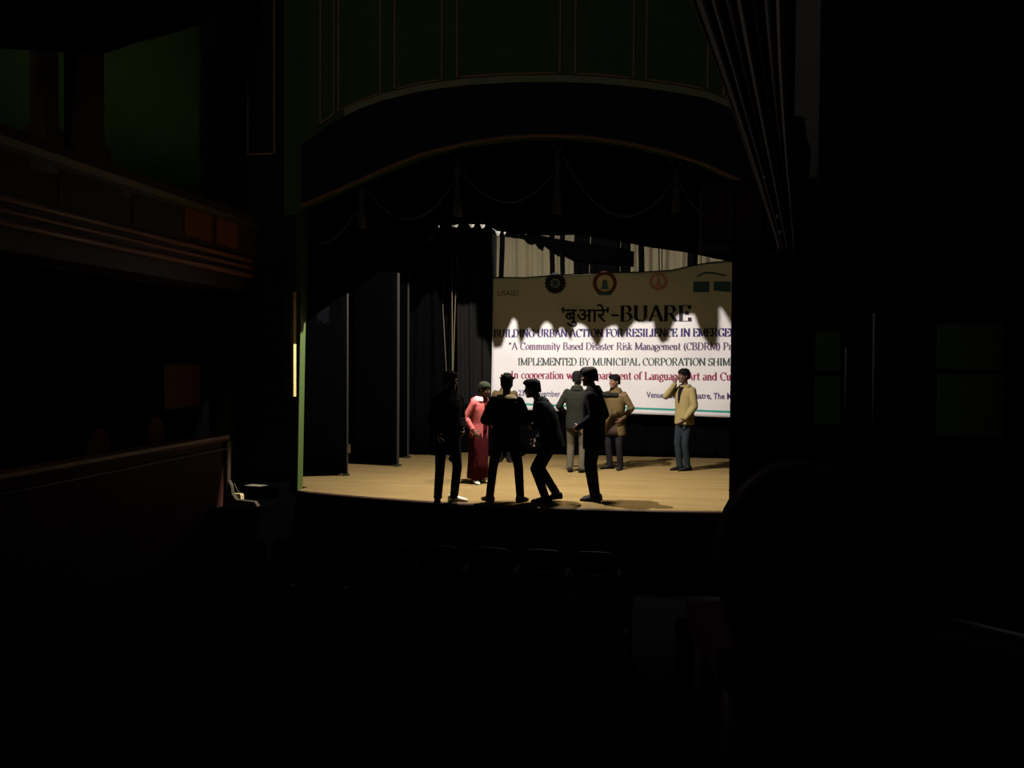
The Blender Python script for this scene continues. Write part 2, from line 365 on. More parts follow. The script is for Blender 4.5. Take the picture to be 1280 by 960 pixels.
struct('floor_lower_box', MB().box((-6.3, 3.0, -1.0), (XB-.135, 10.74, -.06)), DKWOOD, 'dark floor of the lower side box', cat='floor')
struct('wall_lower_box', MB().box((-6.3, 3.0, -.06), (-6.285, 12.08, 2.84)), STAGEBLK, 'dark rear wall of the lower side box', cat='wall')  # near-black skin over the green wall, stands for shade and hides stray key light
# pale pinkish notice on the lower box wall
n0, n1 = atx(206, 458, -6.26), atx(250, 505, -6.26)
nb = thing('notice_board', 'dim pinkish square board on the wall of the lower side box', 'board', (-6.29, (n0.y+n1.y)/2, n1.z))
obj('board_face', MB().box((-6.284, n0.y, n1.z), (-6.26, n1.y, n0.z)), mat('dusty_pink', (.13, .05, .075), .8, .15, .1), nb)
fm = MB()
for (ya, yb, za, zb) in ((n0.y-.03, n1.y+.03, n0.z, n0.z+.03), (n0.y-.03, n1.y+.03, n1.z-.03, n1.z), (n0.y-.03, n0.y, n1.z, n0.z), (n1.y, n1.y+.03, n1.z, n0.z)):
    fm.box((-6.284, ya, za), (-6.25, yb, zb))
obj('frame', fm, DKWOOD, nb)
# chairs of the lower box, backs above the parapet
def chair(name, x, y, z, ang, label, m_s, m_w, hback=1.0, w=.44, group=None):
    t = thing(name, label, 'chair', (x, y, z), group)
    def L(p): return Vector((x, y, z)) + Matrix.Rotation(ang, 3, 'Z') @ Vector(p)
    def bx(a, b):
        m = MB().box(a, b); m.v = [L(v) for v in m.v]; return m
    obj('seat', bx((-w/2, -.22, .40), (w/2, .22, .48)), m_s, t)
    ring = []
    hb = hback
    pts = []
    for k in range(25):
        a = PI*k/24
        pts.append(((w/2)*math.cos(a), .22, hb-w*.62 + w*.62*math.sin(a)))
    pts = [(w*.33, .2, .50)] + [(w*.44, .21, .62)] + pts + [(-w*.44, .21, .62), (-w*.33, .2, .50)]
    m = MB().prism([Vector(p) for p in pts], (0, .055, 0)); m.v = [L(v) for v in m.v]
    obj('backrest', m, m_s, t)
    m = MB().tube([Vector(p)+Vector((0, .03, 0)) for p in pts], .024, 8); m.v = [L(v) for v in m.v]
    obj('back_frame', m, m_w, t, True)
    for sx in (-1, 1):
        for sy in (-1, 1):
            m = MB().tube([(sx*(w/2-.04), sy*.18, .40), (sx*(w/2-.03), sy*(.19 if sy < 0 else .22), 0.0)], [.024, .016], 8); m.v = [L(v) for v in m.v]
            obj('leg', m, m_w, t, True)
    return t
DIMRED = mat('dim_red_cloth', (.20, .06, .055), .9, .1, .2)
c1 = atx(199, 530, -6.2); chair('box_chair', -6.02, c1.y, -.06, R(90), 'reddish box chair whose back rises above the lower parapet near its end', DIMRED, DKWOOD, 1.2, .42)
c2 = atx(128, 538, -6.2); chair('box_chair', -6.02, c2.y, -.06, R(90), 'reddish box chair further from the stage behind the lower parapet', DIMRED, DKWOOD, 1.14, .44)

# odds and ends on the apron
p = aty(295.5, 622, 11.22)
ex = thing('cable_adaptor', 'small cream plastic cable adaptor box on the dark apron', 'adaptor', (p.x, p.y, -.06))
obj('case', MB().loft([[(p.x+sx*.085*q, p.y+sy*.05*q, z) for sx, sy in ((-1,-1),(1,-1),(1,1),(-1,1))] for q, z in ((1, -.06), (1, .045), (.85, .07))]), PLASTIC, ex)
a, b = aty(293, 604, p.y+.03), aty(300, 618, p.y+.02)
obj('cable', MB().tube([(a.x, a.y, a.z), ((a.x+b.x)/2-.005, a.y-.01, (a.z+b.z)/2), (b.x, b.y, .06)], .004, 6), PAPER, ex)
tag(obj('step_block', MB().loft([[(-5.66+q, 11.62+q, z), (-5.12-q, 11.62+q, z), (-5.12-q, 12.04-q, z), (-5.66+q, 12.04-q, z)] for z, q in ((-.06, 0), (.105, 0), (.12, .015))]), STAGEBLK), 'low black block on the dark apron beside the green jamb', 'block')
p = atz(316, 607, .12)
tag(obj('card_sheet', MB().prism([(p.x-.10, p.y-.06, .121), (p.x+.13, p.y-.10, .121), (p.x+.2, p.y+.05, .121), (p.x-.06, p.y+.09, .121)], (0, 0, .006)), PAPER), 'dim pale sheet lying on the low black block left of the green jamb', 'sheet')

# ------------------------------------------------------------------ curtains and borders on stage
def fold(x, seed, amp=.05, n=9.0):
    return amp*(math.sin(x*n+seed) + .5*math.sin(x*n*2.3+seed*1.7) + .3*math.sin(x*n*.43+seed*.6))
def curtain(name, x0, x1, y, z0, z1, m, label, amp=.05, n=22., seed=1., parent=None, zf=None, dx=.02):
    k = max(8, int((x1-x0)/dx)); P = []
    for i in range(k+1):
        x = x0+(x1-x0)*i/k
        top, bot = (zf(x) if zf else (z1, z0))
        P.append([(x + .015*math.sin(t*5+x*3), y + fold(x, seed, amp*(1-.35*t), n), bot+(top-bot)*t) for t in (0, .2, .4, .6, .8, 1)])
    o = obj(name, MB().grid(P, (0, .012, 0)), m, parent, True)
    if parent is None: tag(o, label, 'curtain')
    return o
# front valance (house border) with a side tail shaped to shade the upper jamb
val_px = [(545, 282), (580, 280), (610, 281), (620, 288), (650, 293), (690, 294), (730, 294), (780, 303), (820, 310), (870, 318), (910, 327), (940, 335)]
VY = 12.32
valb = [(aty(a, b, VY).x, aty(a, b, VY).z) for a, b in val_px] + [(1.3, 3.0), (2.7, 2.5)]
valb = [(-4.98, 2.45), (-4.6, 2.70), (-4.24, 2.93), (-3.85, 3.18), (-3.47, 3.40), (-3.25, 3.52), (-3.02, 3.74)] + valb
val = curtain('stage_valance', valb[0][0], 2.55, VY, 0, 0, VELVET, 'black velvet valance with cord swags and tassels under the arch', .025, 9, 2.,
              zf=lambda x: (5.05, interp(valb, x)))
ret = obj('return_leg', MB().grid([[(-4.86, 12.36+.5*i/8, 2.44+.02*math.sin(i)), (-4.86, 12.36+.5*i/8, 4.9)] for i in range(9)], (.01, 0, 0)), VELVET, val)  # unseen cloth added to cut the key light off the upper cream board
CORD = mat('dull_cord', (.085, .075, .07), .8, .2, .2, 30)
def sw(a, b, sag):
    A, B = aty(a[0], a[1], VY-.07), aty(b[0], b[1], VY-.07)
    pts = [A.lerp(B, t) + Vector((0, 0, -sag*4*t*(1-t))) for t in [i/16 for i in range(17)]]
    obj('swag_cord', MB().tube(pts, .018, 6), CORD, val, True)
sw((398, 305), (447, 262), .12); sw((460, 240), (568, 228), .45); sw((578, 215), (694, 215), .42); sw((704, 196), (842, 228), .62); sw((850, 228), (915, 255), .3)
for tx, t0, t1 in ((452, 235, 285), (572, 205, 270), (697, 190, 267), (846, 215, 265)):
    A, B = aty(tx, t0, VY-.09), aty(tx, t1, VY-.09); h = A.z-B.z
    zs = [(0, .02), (.1, .05), (.2, .05), (.3, .022), (.42, .045), (.5, .05), (.58, .03), (.65, .055), (1, .07)]
    obj('tassel', MB().tube([(A.x, A.y, A.z-h*s) for s, r_ in zs], [r_ for s, r_ in zs], 10), CORD, val, True)
    for s in (-1, 1):
        obj('bow_loop', MB().tube([(A.x, A.y, A.z-.02), (A.x+s*.05, A.y, A.z+.1), (A.x+s*.11, A.y, A.z+.2)], .014, 6), CORD, val, True)

# scalloped border whose shadow falls across the banner
BY = 13.6
shadow_px = [(560, 402), (598, 402), (610, 410), (618, 434), (628, 432), (634, 414), (642, 397), (646, 401), (648, 420), (651, 431), (655, 424), (659, 413), (662, 411), (667, 419), (674, 419), (678, 408), (683, 404), (689, 408), (693, 420), (697, 422), (699, 414), (703, 412), (708, 418), (714, 428), (716, 420), (719, 406), (726, 405), (732, 408), (737, 417), (742, 428), (746, 432), (751, 421), (754, 410), (763, 405), (770, 406), (773, 418), (778, 421), (785, 412), (794, 403), (806, 405), (820, 404), (822, 418), (830, 432), (838, 428), (842, 412), (848, 396), (855, 393), (868, 393), (871, 404), (877, 420), (886, 432), (893, 430), (895, 412), (894.5, 384), (897, 381), (905, 393), (912, 405), (921, 416), (935, 425), (960, 420), (1000, 425)]
def from_shadow(px, py, zdef=None):
    q = aty(px, py, 17.4); t = (BY-KEY.y)/(q.y-KEY.y); return KEY + (q-KEY)*t
bp = [from_shadow(*s) for s in shadow_px]
for i in range(1, len(bp)):
    if bp[i].x <= bp[i-1].x: bp[i].x = bp[i-1].x + .0008
_st = from_shadow(617, 300)
ZT = [(-4.9, from_shadow(617, 255).z), (_st.x-.012, from_shadow(617, 255).z), (_st.x, from_shadow(617, 347).z), (from_shadow(740, 344).x, from_shadow(740, 344).z), (from_shadow(860, 330).x, from_shadow(860, 328).z), (from_shadow(925, 318).x, from_shadow(925, 318).z), (2.6, from_shadow(925, 318).z)]  # border top stepped up at the left to shade the grey curtain
def ztp(x): return interp(ZT, x)
mb = MB()
def _bed(x):
    return interp([(p.x, p.z) for p in bp], x)
tips = []
for tp, ty2 in ((380, 270), (440, 272), (515, 274), (521, 278), (525, 285), (530, 281), (534, 277), (541, 279), (545, 286), (549, 284), (552, 277), (561, 277), (566, 283.5), (571, 284), (574, 278), (585, 278), (589, 285), (592, 284), (595, 278), (599, 277), (602, 286), (605, 284), (607, 277), (615, 276)):
    q = aty(tp, ty2, BY); tips.append((q.x, q.z))
prof = tips + [(p.x, p.z) for p in bp if p.x > tips[-1][0]+.002] + [(-.6, bp[-1].z), (2.6, bp[-1].z+.01)]
mb.grid([[(x, BY+.02*math.sin(x*14), z), (x, BY+.02*math.sin(x*14)*.5, ztp(x))] for x, z in prof], (0, .008, 0))
SC = mat('grey_border_cloth', (0.03, 0.03, 0.026), 1., .02, .2, 8)
sb = obj('scalloped_border', mb, SC, None, True); tag(sb, 'narrow scalloped black border with bright tips peeking under the valance', 'border')
obj('batten', MB().tube([(x, BY, ztp(x)) for x in [-4.95]+[q[0] for q in ZT[1:]]], .012, 8), STAGEBLK, sb, True)

# slanting border with a jagged lower edge
B2 = 18.1
top = [(560, 276), (620, 285), (650, 289), (690, 298), (720, 303), (786, 312)]
bot = [(560, 288), (600, 290), (648, 296), (653, 297), (658, 302), (664, 303.5), (667, 302), (671, 308), (676, 311), (678, 305), (683, 309), (686, 312), (687, 307), (691, 315), (696, 318), (698, 313), (703, 318), (707, 320), (716, 325), (740, 328), (786, 330)]
tt = [(aty(a, b, B2).x, aty(a, b, B2).z) for a, b in top]; bb = [(aty(a, b, B2).x, aty(a, b, B2).z) for a, b in bot]
for i in range(1, len(bb)):
    if bb[i][0] <= bb[i-1][0]: bb[i] = (bb[i-1][0]+.001, bb[i][1])
sl = obj('slanting_border', MB().grid([[(x, B2+.03*math.sin(x*11), z), (x, B2+.03*math.sin(x*11), interp(tt, x))] for x, z in bb], (0, .01, 0)), FLATM, None, True)
tag(sl, 'black border cloth slanting down with a jagged lower edge above the banner', 'border')
obj('batten', MB().tube([(x, B2, z) for x, z in tt], .012, 8), STAGEBLK, sl, True)
for x, z in (tt[1], tt[-2]): obj('hanging_line', MB().tube([(x, B2, z), (x, B2, 8.6)], .008, 6), STAGEBLK, sl, True)
for x in (-4.0, 2.0): obj('hanging_line', MB().tube([(x, BY, ztp(x)), (x, BY, 8.6)], .008, 6), STAGEBLK, sb, True)

# curtains at the back
def X(px, Y, py=430): return aty(px, py, Y).x
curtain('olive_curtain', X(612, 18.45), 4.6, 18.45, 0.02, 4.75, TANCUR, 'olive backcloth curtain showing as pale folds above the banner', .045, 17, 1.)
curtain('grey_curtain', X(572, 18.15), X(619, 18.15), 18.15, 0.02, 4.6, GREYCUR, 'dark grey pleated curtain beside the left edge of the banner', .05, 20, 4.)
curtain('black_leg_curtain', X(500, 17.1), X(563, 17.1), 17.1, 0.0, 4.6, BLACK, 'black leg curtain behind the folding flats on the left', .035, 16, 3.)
sp = thing('black_strip_curtain', 'black curtain in separate strips hanging over the pale olive folds', 'curtain', (0.0, 18.28, 4.7))  # black cloth strips stand in for the shaded gaps between olive folds
for a, b in ((624, 630), (687, 693), (700.5, 705), (718, 725.5), (727.5, 735.5), (738, 771), (775, 784.5), (797.5, 802), (823.5, 825), (860, 868)):
    x0, x1 = X(a, 18.3, 320), X(b, 18.3, 320)
    curtain('strip', x0, x1, 18.3, 2.6, 4.7, BLACK, None, .02, 30, a, sp, dx=.012)
obj('track', MB().tube([(-3.4, 18.29, 4.71), (2.2, 18.29, 4.71)], .02, 8), STAGEBLK, sp, True)
for x in (-3.0, 1.8): obj('hanging_line', MB().tube([(x, 18.29, 4.7), (x, 18.29, 8.6)], .01, 6), STAGEBLK, sp, True)
gr = curtain('masking_cloth', X(560, 17.75), 4.2, 17.75, 0.0, 1.0, BLACK, 'low black masking cloth along the stage floor below the banner', .02, 14, 2.)

# flats in the left wing
def flat(px0, px1, y0, y1, zt, label, yb):
    a, b = atz(px0, y0), atz(px1, y1)
    a.z = b.z = 0
    d = (b-a).normalized(); nrm = Vector((-d.y, d.x, 0))
    t = thing('wing_flat', label, 'flat', (b.x, b.y, 0), 'folding flats in the left wing')
    w = (b-a).length
    P = [[a+d*w*s+Vector((0, 0, .03+(zt-.03)*u))+nrm*(.008*math.sin(s*5+u*7)) for u in [k/10 for k in range(11)]] for s in [k/8 for k in range(9)]]
    obj('cloth', MB().grid(P, nrm*.02), FLATM, t, True)
    m = MB(); q = b
    m.prism([q-nrm*.004, q+d*.02-nrm*.004, q+d*.02+nrm*.05, q+nrm*.05], (0, 0, zt)); obj('edge_batten', m, TIMBER, t)['label'] = 'pale timber edge batten'
    m = MB(); m.prism([a-nrm*.0+Vector((0,0,zt)), b+Vector((0,0,zt)), b+nrm*.04+Vector((0,0,zt)), a+nrm*.04+Vector((0,0,zt))], (0, 0, .03)); obj('top_rail', m, FLATM, t)
    m = MB(); m.prism([b-d*.05-nrm*.05, b+d*.04-nrm*.05, b+d*.04+nrm*.12, b-d*.05+nrm*.12], (0, 0, .028)); obj('foot', m, TIMBER, t)
    return t
flat(376, 433.5, 596, 594.5, 3.75, 'black flat nearest the green jamb, its pale edge lit', 0)
flat(438, 496, 580, 583, 3.42, 'black flat second from the green jamb, its top edge visible', 0)
flat(490, 509, 572, 572.5, 3.5, 'narrow black flat furthest from the green jamb', 0)
# pale lines added for the lit edges of curtain folds
for (a, b, Yr, lab) in (((565, 322), (565.5, 460), 16.2, 'pale rope in front of the grey curtain, left of a close pair'), ((571, 318), (566.5, 458), 16.3, 'pale rope in front of the grey curtain, right of a close pair'), ((553.5, 380), (558, 466), 16.1, 'shorter pale rope hanging clear to the left of the rope pair')):
    A, B = aty(a[0], a[1], Yr), aty(b[0], b[1], Yr)
    t = thing('hanging_rope', lab, 'rope', (B.x, Yr, 0), 'ropes hanging by the grey curtain')
    k = (A.x-B.x)/(A.z-B.z)
    lo = B.x + k*(0.06-B.z); hi = B.x+k*(4.6-B.z)
    obj('rope_line', MB().tube([(A.x, Yr, A.z), (B.x, Yr, B.z), (lo, Yr, .06)], .009 if Yr > 16.15 else .006, 8), EDGEM, t, True)
    obj('black_line', MB().tube([(A.x, Yr, 8.6), (A.x, Yr, A.z)], .005, 6), STAGEBLK, t)  # black upper length stands in for the shaded top of the line
    obj('weight', MB().tube([(lo, Yr, 0.0), (lo, Yr, .02), (lo, Yr, .07), (lo, Yr, .09)], [.02, .03, .025, .012], 10), STAGEBLK, t, True)

# ------------------------------------------------------------------ banner
BNY = 17.4
def bn_y(x, z):
    return BNY + .018*math.sin(x*2.1+z*1.3) + .010*math.sin(x*5.3-z*2.2) + .006*math.sin(z*7+x*1.5)
tops = [(-3.128, 3.54), (-2.5, 3.53), (-1.9, 3.575), (-1.3, 3.60), (-.75, 3.62), (-.2, 3.62), (.3, 3.645), (.7, 3.73), (1.1, 3.80), (1.40, 3.815), (1.9, 3.80), (2.25, 3.76)]
def bot_z(x): return .925 - .0205*(x+3.17)
bx0, bx1 = -3.15, 2.2
ban = thing('event_banner', 'large white printed banner hung across the back of the stage', 'banner', (-.5, BNY, .9))
nx, nz = 110, 50
P = []
for i in range(nx+1):
    x = bx0+(bx1-bx0)*i/nx; col_ = []
    for j in range(nz+1):
        z = bot_z(x) + (interp(tops, x)-bot_z(x))*j/nz
        xx = x + (-.03*(1-j/nz) if i == 0 else 0)
        col_.append((xx, bn_y(x, z), z))
    P.append(col_)
obj('sheet', MB().grid(P, (0, .004, 0)), BANNERM, ban, True)
obj('top_cord', MB().tube([(x, bn_y(x, interp(tops, x))+.002, interp(tops, x)) for x in [bx0+(bx1-bx0)*i/40 for i in range(41)]], .01, 6), BLACK, ban)

for x in (-3.0, -.9, .9, 2.1): obj('hanging_line', MB().tube([(x, bn_y(x, interp(tops, x)), interp(tops, x)), (x, BNY, 8.6)], .006, 6), STAGEBLK, ban, True)
# serif lettering drawn with a broad pen
def arc(cx, cy, rx, ry, a0, a1, n=9):
    return [(cx+rx*math.cos(R(a0+(a1-a0)*i/n)), cy+ry*math.sin(R(a0+(a1-a0)*i/n))) for i in range(n+1)]
S_ = lambda *p: list(p)
G = {}
G['A'] = (.80, [[(.08,0),(.40,1)], [(.40,1),(.72,0)], [(.2,.34),(.6,.34)]], [(.08,0),(.72,0)])
G['B'] = (.72, [[(.15,0),(.15,1)], [(.15,1),(.36,1)]+arc(.36,.76,.2,.24,90,-90)+[(.15,.52)], [(.15,.52),(.38,.52)]+arc(.38,.26,.24,.26,90,-90)+[(.15,0)]], [(.12,0),(.12,1)])
G['C'] = (.76, [arc(.43,.5,.33,.5,50,310,14), [(.66,.98),(.66,.72)]], [])
G['D'] = (.82, [[(.15,0),(.15,1)], [(.15,1),(.36,1)]+arc(.36,.5,.36,.5,90,-90,12)+[(.15,0)]], [(.12,0),(.12,1)])
G['E'] = (.70, [[(.15,0),(.15,1)], [(.15,1),(.60,1)], [(.6,1),(.6,.80)], [(.15,.52),(.46,.52)], [(.46,.62),(.46,.42)], [(.15,0),(.62,0)], [(.62,0),(.62,.22)]], [(.12,0),(.12,1)])
G['F'] = (.64, [[(.15,0),(.15,1)], [(.15,1),(.58,1)], [(.58,1),(.58,.80)], [(.15,.5),(.44,.5)], [(.44,.6),(.44,.4)]], [(.15,0),(.12,1)])
G['G'] = (.82, [arc(.43,.5,.33,.5,50,340,14), [(.68,.42),(.68,.06)], [(.66,.98),(.66,.74)]], [(.68,.42)])
G['H'] = (.86, [[(.15,0),(.15,1)], [(.71,0),(.71,1)], [(.15,.52),(.71,.52)]], [(.15,0),(.15,1),(.71,0),(.71,1)])
G['I'] = (.42, [[(.21,0),(.21,1)]], [(.21,0),(.21,1)])
G['J'] = (.5, [[(.32,1),(.32,.15)]+arc(.2,.15,.12,.15,0,-150)], [(.32,1)])
G['L'] = (.68, [[(.15,0),(.15,1)], [(.15,0),(.62,0)], [(.62,0),(.62,.24)]], [(.15,0),(.15,1)])
G['M'] = (1.0, [[(.14,0),(.14,1)], [(.14,1),(.5,.05)], [(.5,.05),(.86,1)], [(.86,0),(.86,1)]], [(.14,0),(.1,1),(.86,0),(.9,1)])
G['N'] = (.86, [[(.14,0),(.14,1)], [(.14,1),(.72,0)], [(.72,0),(.72,1)]], [(.14,0),(.1,1),(.72,1)])
G['O'] = (.86, [arc(.43,.5,.35,.5,0,360,20)], [])
G['P'] = (.68, [[(.15,0),(.15,1)], [(.15,1),(.36,1)]+arc(.36,.73,.24,.27,90,-90)+[(.15,.46)]], [(.15,0),(.12,1)])
G['R'] = (.80, [[(.15,0),(.15,1)], [(.15,1),(.36,1)]+arc(.36,.75,.23,.25,90,-90)+[(.15,.5)], [(.38,.5),(.68,0)]], [(.15,0),(.12,1),(.70,0)])
G['S'] = (.62, [arc(.31,.74,.21,.26,40,250,10)+arc(.31,.26,.22,.26,70,-140,10), [(.5,.98),(.5,.76)], [(.1,.02),(.1,.24)]], [])
G['T'] = (.72, [[(.36,0),(.36,1)], [(.06,1),(.66,1)], [(.06,1),(.06,.78)], [(.66,1),(.66,.78)]], [(.36,0)])
G['U'] = (.84, [[(.16,1),(.16,.3)]+arc(.42,.3,.26,.3,180,360,10)+[(.68,1)]], [(.16,1),(.68,1)])
G['V'] = (.78, [[(.08,1),(.39,0)], [(.39,0),(.70,1)]], [(.08,1),(.70,1)])
G['Y'] = (.76, [[(.08,1),(.38,.45)], [(.68,1),(.38,.45)], [(.38,.45),(.38,0)]], [(.08,1),(.68,1),(.38,0)])
h = .66
G['a'] = (.52, [arc(.24,.48,.16,.18,150,0,7)+[(.40,.0)], arc(.24,.18,.16,.18,60,330,10)], [(.43,0)])
G['c'] = (.48, [arc(.26,.33,.20,.33,50,310,10)], [])
G['d'] = (.58, [arc(.26,.33,.19,.33,0,360,14), [(.45,0),(.45,1)]], [(.40,1),(.48,0)])
G['e'] = (.50, [arc(.26,.33,.20,.33,0,310,12), [(.06,.36),(.46,.36)]], [])
G['f'] = (.38, [[(.17,0),(.17,.78)]+arc(.30,.78,.13,.22,180,50,6), [(.05,h),(.32,h)]], [(.17,0)])
G['g'] = (.52, [arc(.24,.42,.17,.24,0,360,14), arc(.24,-.12,.2,.16,0,360,14), [(.10,.22),(.10,.06)], [(.38,.6),(.5,.66)]], [])
G['h'] = (.60, [[(.14,0),(.14,1)], arc(.29,.42,.15,.24,180,0,8)+[(.44,0)]], [(.14,0),(.11,1),(.44,0)])
G['i'] = (.30, [[(.15,0),(.15,h)], [(.15,.84),(.15,.96)]], [(.15,0),(.11,h)])
G['j'] = (.30, [[(.17,-.15),(.17,h)], [(.17,.84),(.17,.96)], arc(.07,-.15,.1,.12,0,-150)], [(.13,h)])
G['k'] = (.58, [[(.14,0),(.14,1)], [(.14,.3),(.45,h)], [(.24,.38),(.50,0)]], [(.14,0),(.11,1),(.5,0),(.45,h)])
G['l'] = (.30, [[(.15,0),(.15,1)]], [(.15,0),(.12,1)])
G['m'] = (.90, [[(.14,0),(.14,h)], arc(.29,.42,.15,.24,180,0,8)+[(.44,0)], arc(.59,.42,.15,.24,180,0,8)+[(.74,0)]], [(.14,0),(.10,h),(.44,0),(.74,0)])
G['n'] = (.60, [[(.14,0),(.14,h)], arc(.29,.42,.15,.24,180,0,8)+[(.44,0)]], [(.14,0),(.10,h),(.44,0)])
G['o'] = (.54, [arc(.27,.33,.21,.33,0,360,16)], [])
G['p'] = (.58, [[(.14,-.3),(.14,h)], arc(.30,.33,.2,.33,0,360,14)], [(.14,-.3),(.10,h)])
G['r'] = (.44, [[(.14,0),(.14,h)], arc(.30,.44,.16,.22,180,50,6)], [(.14,0),(.10,h)])
G['s'] = (.42, [arc(.21,.49,.14,.17,40,250,8)+arc(.21,.17,.15,.17,70,-140,8)], [])
G['t'] = (.36, [[(.16,.88),(.16,.12)]+arc(.26,.12,.1,.12,180,320,5), [(.04,h),(.32,h)]], [])
G['u'] = (.60, [[(.14,h),(.14,.22)]+arc(.29,.22,.15,.22,180,360,8), [(.44,h),(.44,0)]], [(.10,h),(.40,h),(.48,0)])
G['w'] = (.80, [[(.06,h),(.24,0)], [(.24,0),(.40,h)], [(.40,h),(.57,0)], [(.57,0),(.74,h)]], [(.06,h),(.4,h),(.74,h)])
G['y'] = (.56, [[(.07,h),(.28,0)], [(.50,h),(.28,0),(.16,-.28)]], [(.07,h),(.50,h)])
G[','] = (.26, [[(.13,.08),(.13,-.02),(.07,-.18)]], [])
G['.'] = (.26, [[(.13,.0),(.13,.1)]], [])
G['('] = (.36, [arc(.42,.42,.28,.6,115,245,8)], [])
G[')'] = (.36, [arc(-.06,.42,.28,.6,65,-65,8)], [])
G['-'] = (.50, [[(.06,.38),(.44,.38)], [(.06,.34),(.44,.34)], [(.06,.42),(.44,.42)]], [])
G["'"] = (.26, [[(.13,.98),(.11,.72)]], [])
G['"'] = (.42, [[(.12,.98),(.10,.74)], [(.28,.98),(.26,.74)]], [])
G[' '] = (.34, [], [])
def serif(text, thick=.15, thin=.045):
    """list of polygons in units of cap height, and the total advance per character end"""
    polys = []; x = 0; ends = []
    for ch in text:
        w, strokes, ser = G[ch]
        for st in strokes:
            for (ax_, ay), (bx_, by) in zip(st, st[1:]):
                dx, dy = bx_-ax_, by-ay; L = math.hypot(dx, dy) or 1
                ux, uy = dx/L, dy/L
                k = abs(uy); 
                if ux*uy > .05: k *= (1-.75*min(1, abs(ux)*1.8))
                t = (thin+(thick-thin)*k)/2
                px_, py_ = -uy*t, ux*t; e = .02
                polys.append([(x+ax_+px_-ux*e, ay+py_-uy*e), (x+bx_+px_+ux*e, by+py_+uy*e), (x+bx_-px_+ux*e, by-py_+uy*e), (x+ax_-px_-ux*e, ay-py_-uy*e)])
        for (sx, sy) in ser:
            up_ = .045 if sy < .3 else -.045
            polys.append([(x+sx-.13, sy), (x+sx+.13, sy), (x+sx+.13, sy+up_), (x+sx-.13, sy+up_)])
        x += w; ends.append(x)
    return polys, ends
def on_banner(mb, polys, org, ex, ez):
    """place polygons: origin (x,z), ex = vector for +1 unit, ez = vector for +1 unit up"""
    for pl in polys:
        q = []
        for (a, b) in pl:
            x = org[0]+ex[0]*a+ez[0]*b; z = org[1]+ex[1]*a+ez[1]*b
            q.append((x, bn_y(x, z)-.006, z))
        n0 = len(mb.v); mb.v += [Vector(p) for p in q]; mb.f.append(tuple(range(n0, n0+len(q))))
def bxz(px, py): p = aty(px, py, BNY); return (p.x, p.z)
def serif_line(name, text, nvis, p0, p1, caph, m, thick=.15, thin=.045):
    """text whose first nvis characters run from pixel p0 to p1 (baseline); the rest runs on"""
    polys, ends = serif(text, thick, thin)
    a, b = bxz(*p0), bxz(*p1); W = ends[nvis-1]
    ex = ((b[0]-a[0])/W, (b[1]-a[1])/W)
    H = caph*17.4/F_PX*1.03
    mb = MB(); on_banner(mb, polys, a, ex, (0, H)); o = obj(name, mb, m, ban, fix=False); return o
def sans_polys(text, bold=0.0):
    cu = bpy.data.curves.new('lettering', 'FONT'); cu.body = text; cu.size = 1.0; cu.offset = bold; cu.resolution_u = 2
    o = bpy.data.objects.new('lettering', cu); C.objects.link(o)
    dg = bpy.context.evaluated_depsgraph_get(); me = bpy.data.meshes.new_from_object(o.evaluated_get(dg))
    polys = [[(me.vertices[i].co.x, me.vertices[i].co.y) for i in p.vertices] for p in me.polygons]
    bpy.data.objects.remove(o); bpy.data.meshes.remove(me); bpy.data.curves.remove(cu)
    return polys
def sans_line(name, text, p0, p1, caph, m, bold=0.0, cap_units=.73):
    polys = sans_polys(text, bold)
    xs_ = [a for pl in polys for a, b in pl]; x0, x1 = min(xs_), max(xs_)
    polys = [[(a-x0, b) for a, b in pl] for pl in polys]
    a, b = bxz(*p0), bxz(*p1); W = x1-x0
    ex = ((b[0]-a[0])/W, (b[1]-a[1])/W); H = caph*17.4/F_PX*1.03/cap_units
    mb = MB(); on_banner(mb, polys, a, ex, (0, H)); return obj(name, mb, m, ban, fix=False)
T1 = 'BUILDING URBAN ACTION FOR RESILIENCE IN EMERGENCY'
serif_line('lettering', T1, T1.index('EMERGEN')+7, (617, 421.5), (921, 420.5), 9.5, INKD, .23, .06)
T2 = '"A Community Based Disaster Risk Management (CBDRM) Project'
serif_line('lettering', T2, T2.index('Pro')+3, (636, 437), (920, 437.5), 8.6, INKPUR, .18, .06)
T3 = 'IMPLEMENTED BY MUNICIPAL CORPORATION SHIMLA'
serif_line('lettering', T3, len(T3)-1, (647, 456.5), (919, 457), 8.8, INKGRN, .18, .055)
T4 = 'In cooperation with Department of Language, Art and Culture'
serif_line('lettering', T4, T4.index('Cul')+4, (638, 473), (921, 475.5), 9.2, INKRED, .18, .065)
serif_line('lettering', '-BUARE', 6, (763, 401.5), (864, 401.5), 18.5, INKBLK, .2, .05)
sans_line('lettering', "'\u092c\u0941\u0906\u0930\u0947'", (702, 402), (761, 402), 17, INKBLK, .02)
sans_line('lettering', '23rd November, 20', (648, 494.5), (712, 496), 7.2, INKD, .012)
sans_line('lettering', 'Venue: Gaiety Theatre, The Mall', (808, 497), (922, 499), 7.4, INKD, .015)
sans_line('lettering', 'USAID', (622, 370), (648, 369.5), 7, INKMAR, .0)
# teal rule
mb = MB(); a, b = bxz(650, 505), bxz(920, 515); x2 = 2.15; k = (b[1]-a[1])/(b[0]-a[0]); hh = .018
xs2 = [bx0+.02+(x2-bx0-.02)*i/60 for i in range(61)]
mb.grid([[(x, bn_y(x, a[1]+k*(x-a[0]))-.006, a[1]+k*(x-a[0])+s) for s in (-hh, hh)] for x in xs2])
obj('teal_rule', mb, INKTEAL, ban, fix=False)
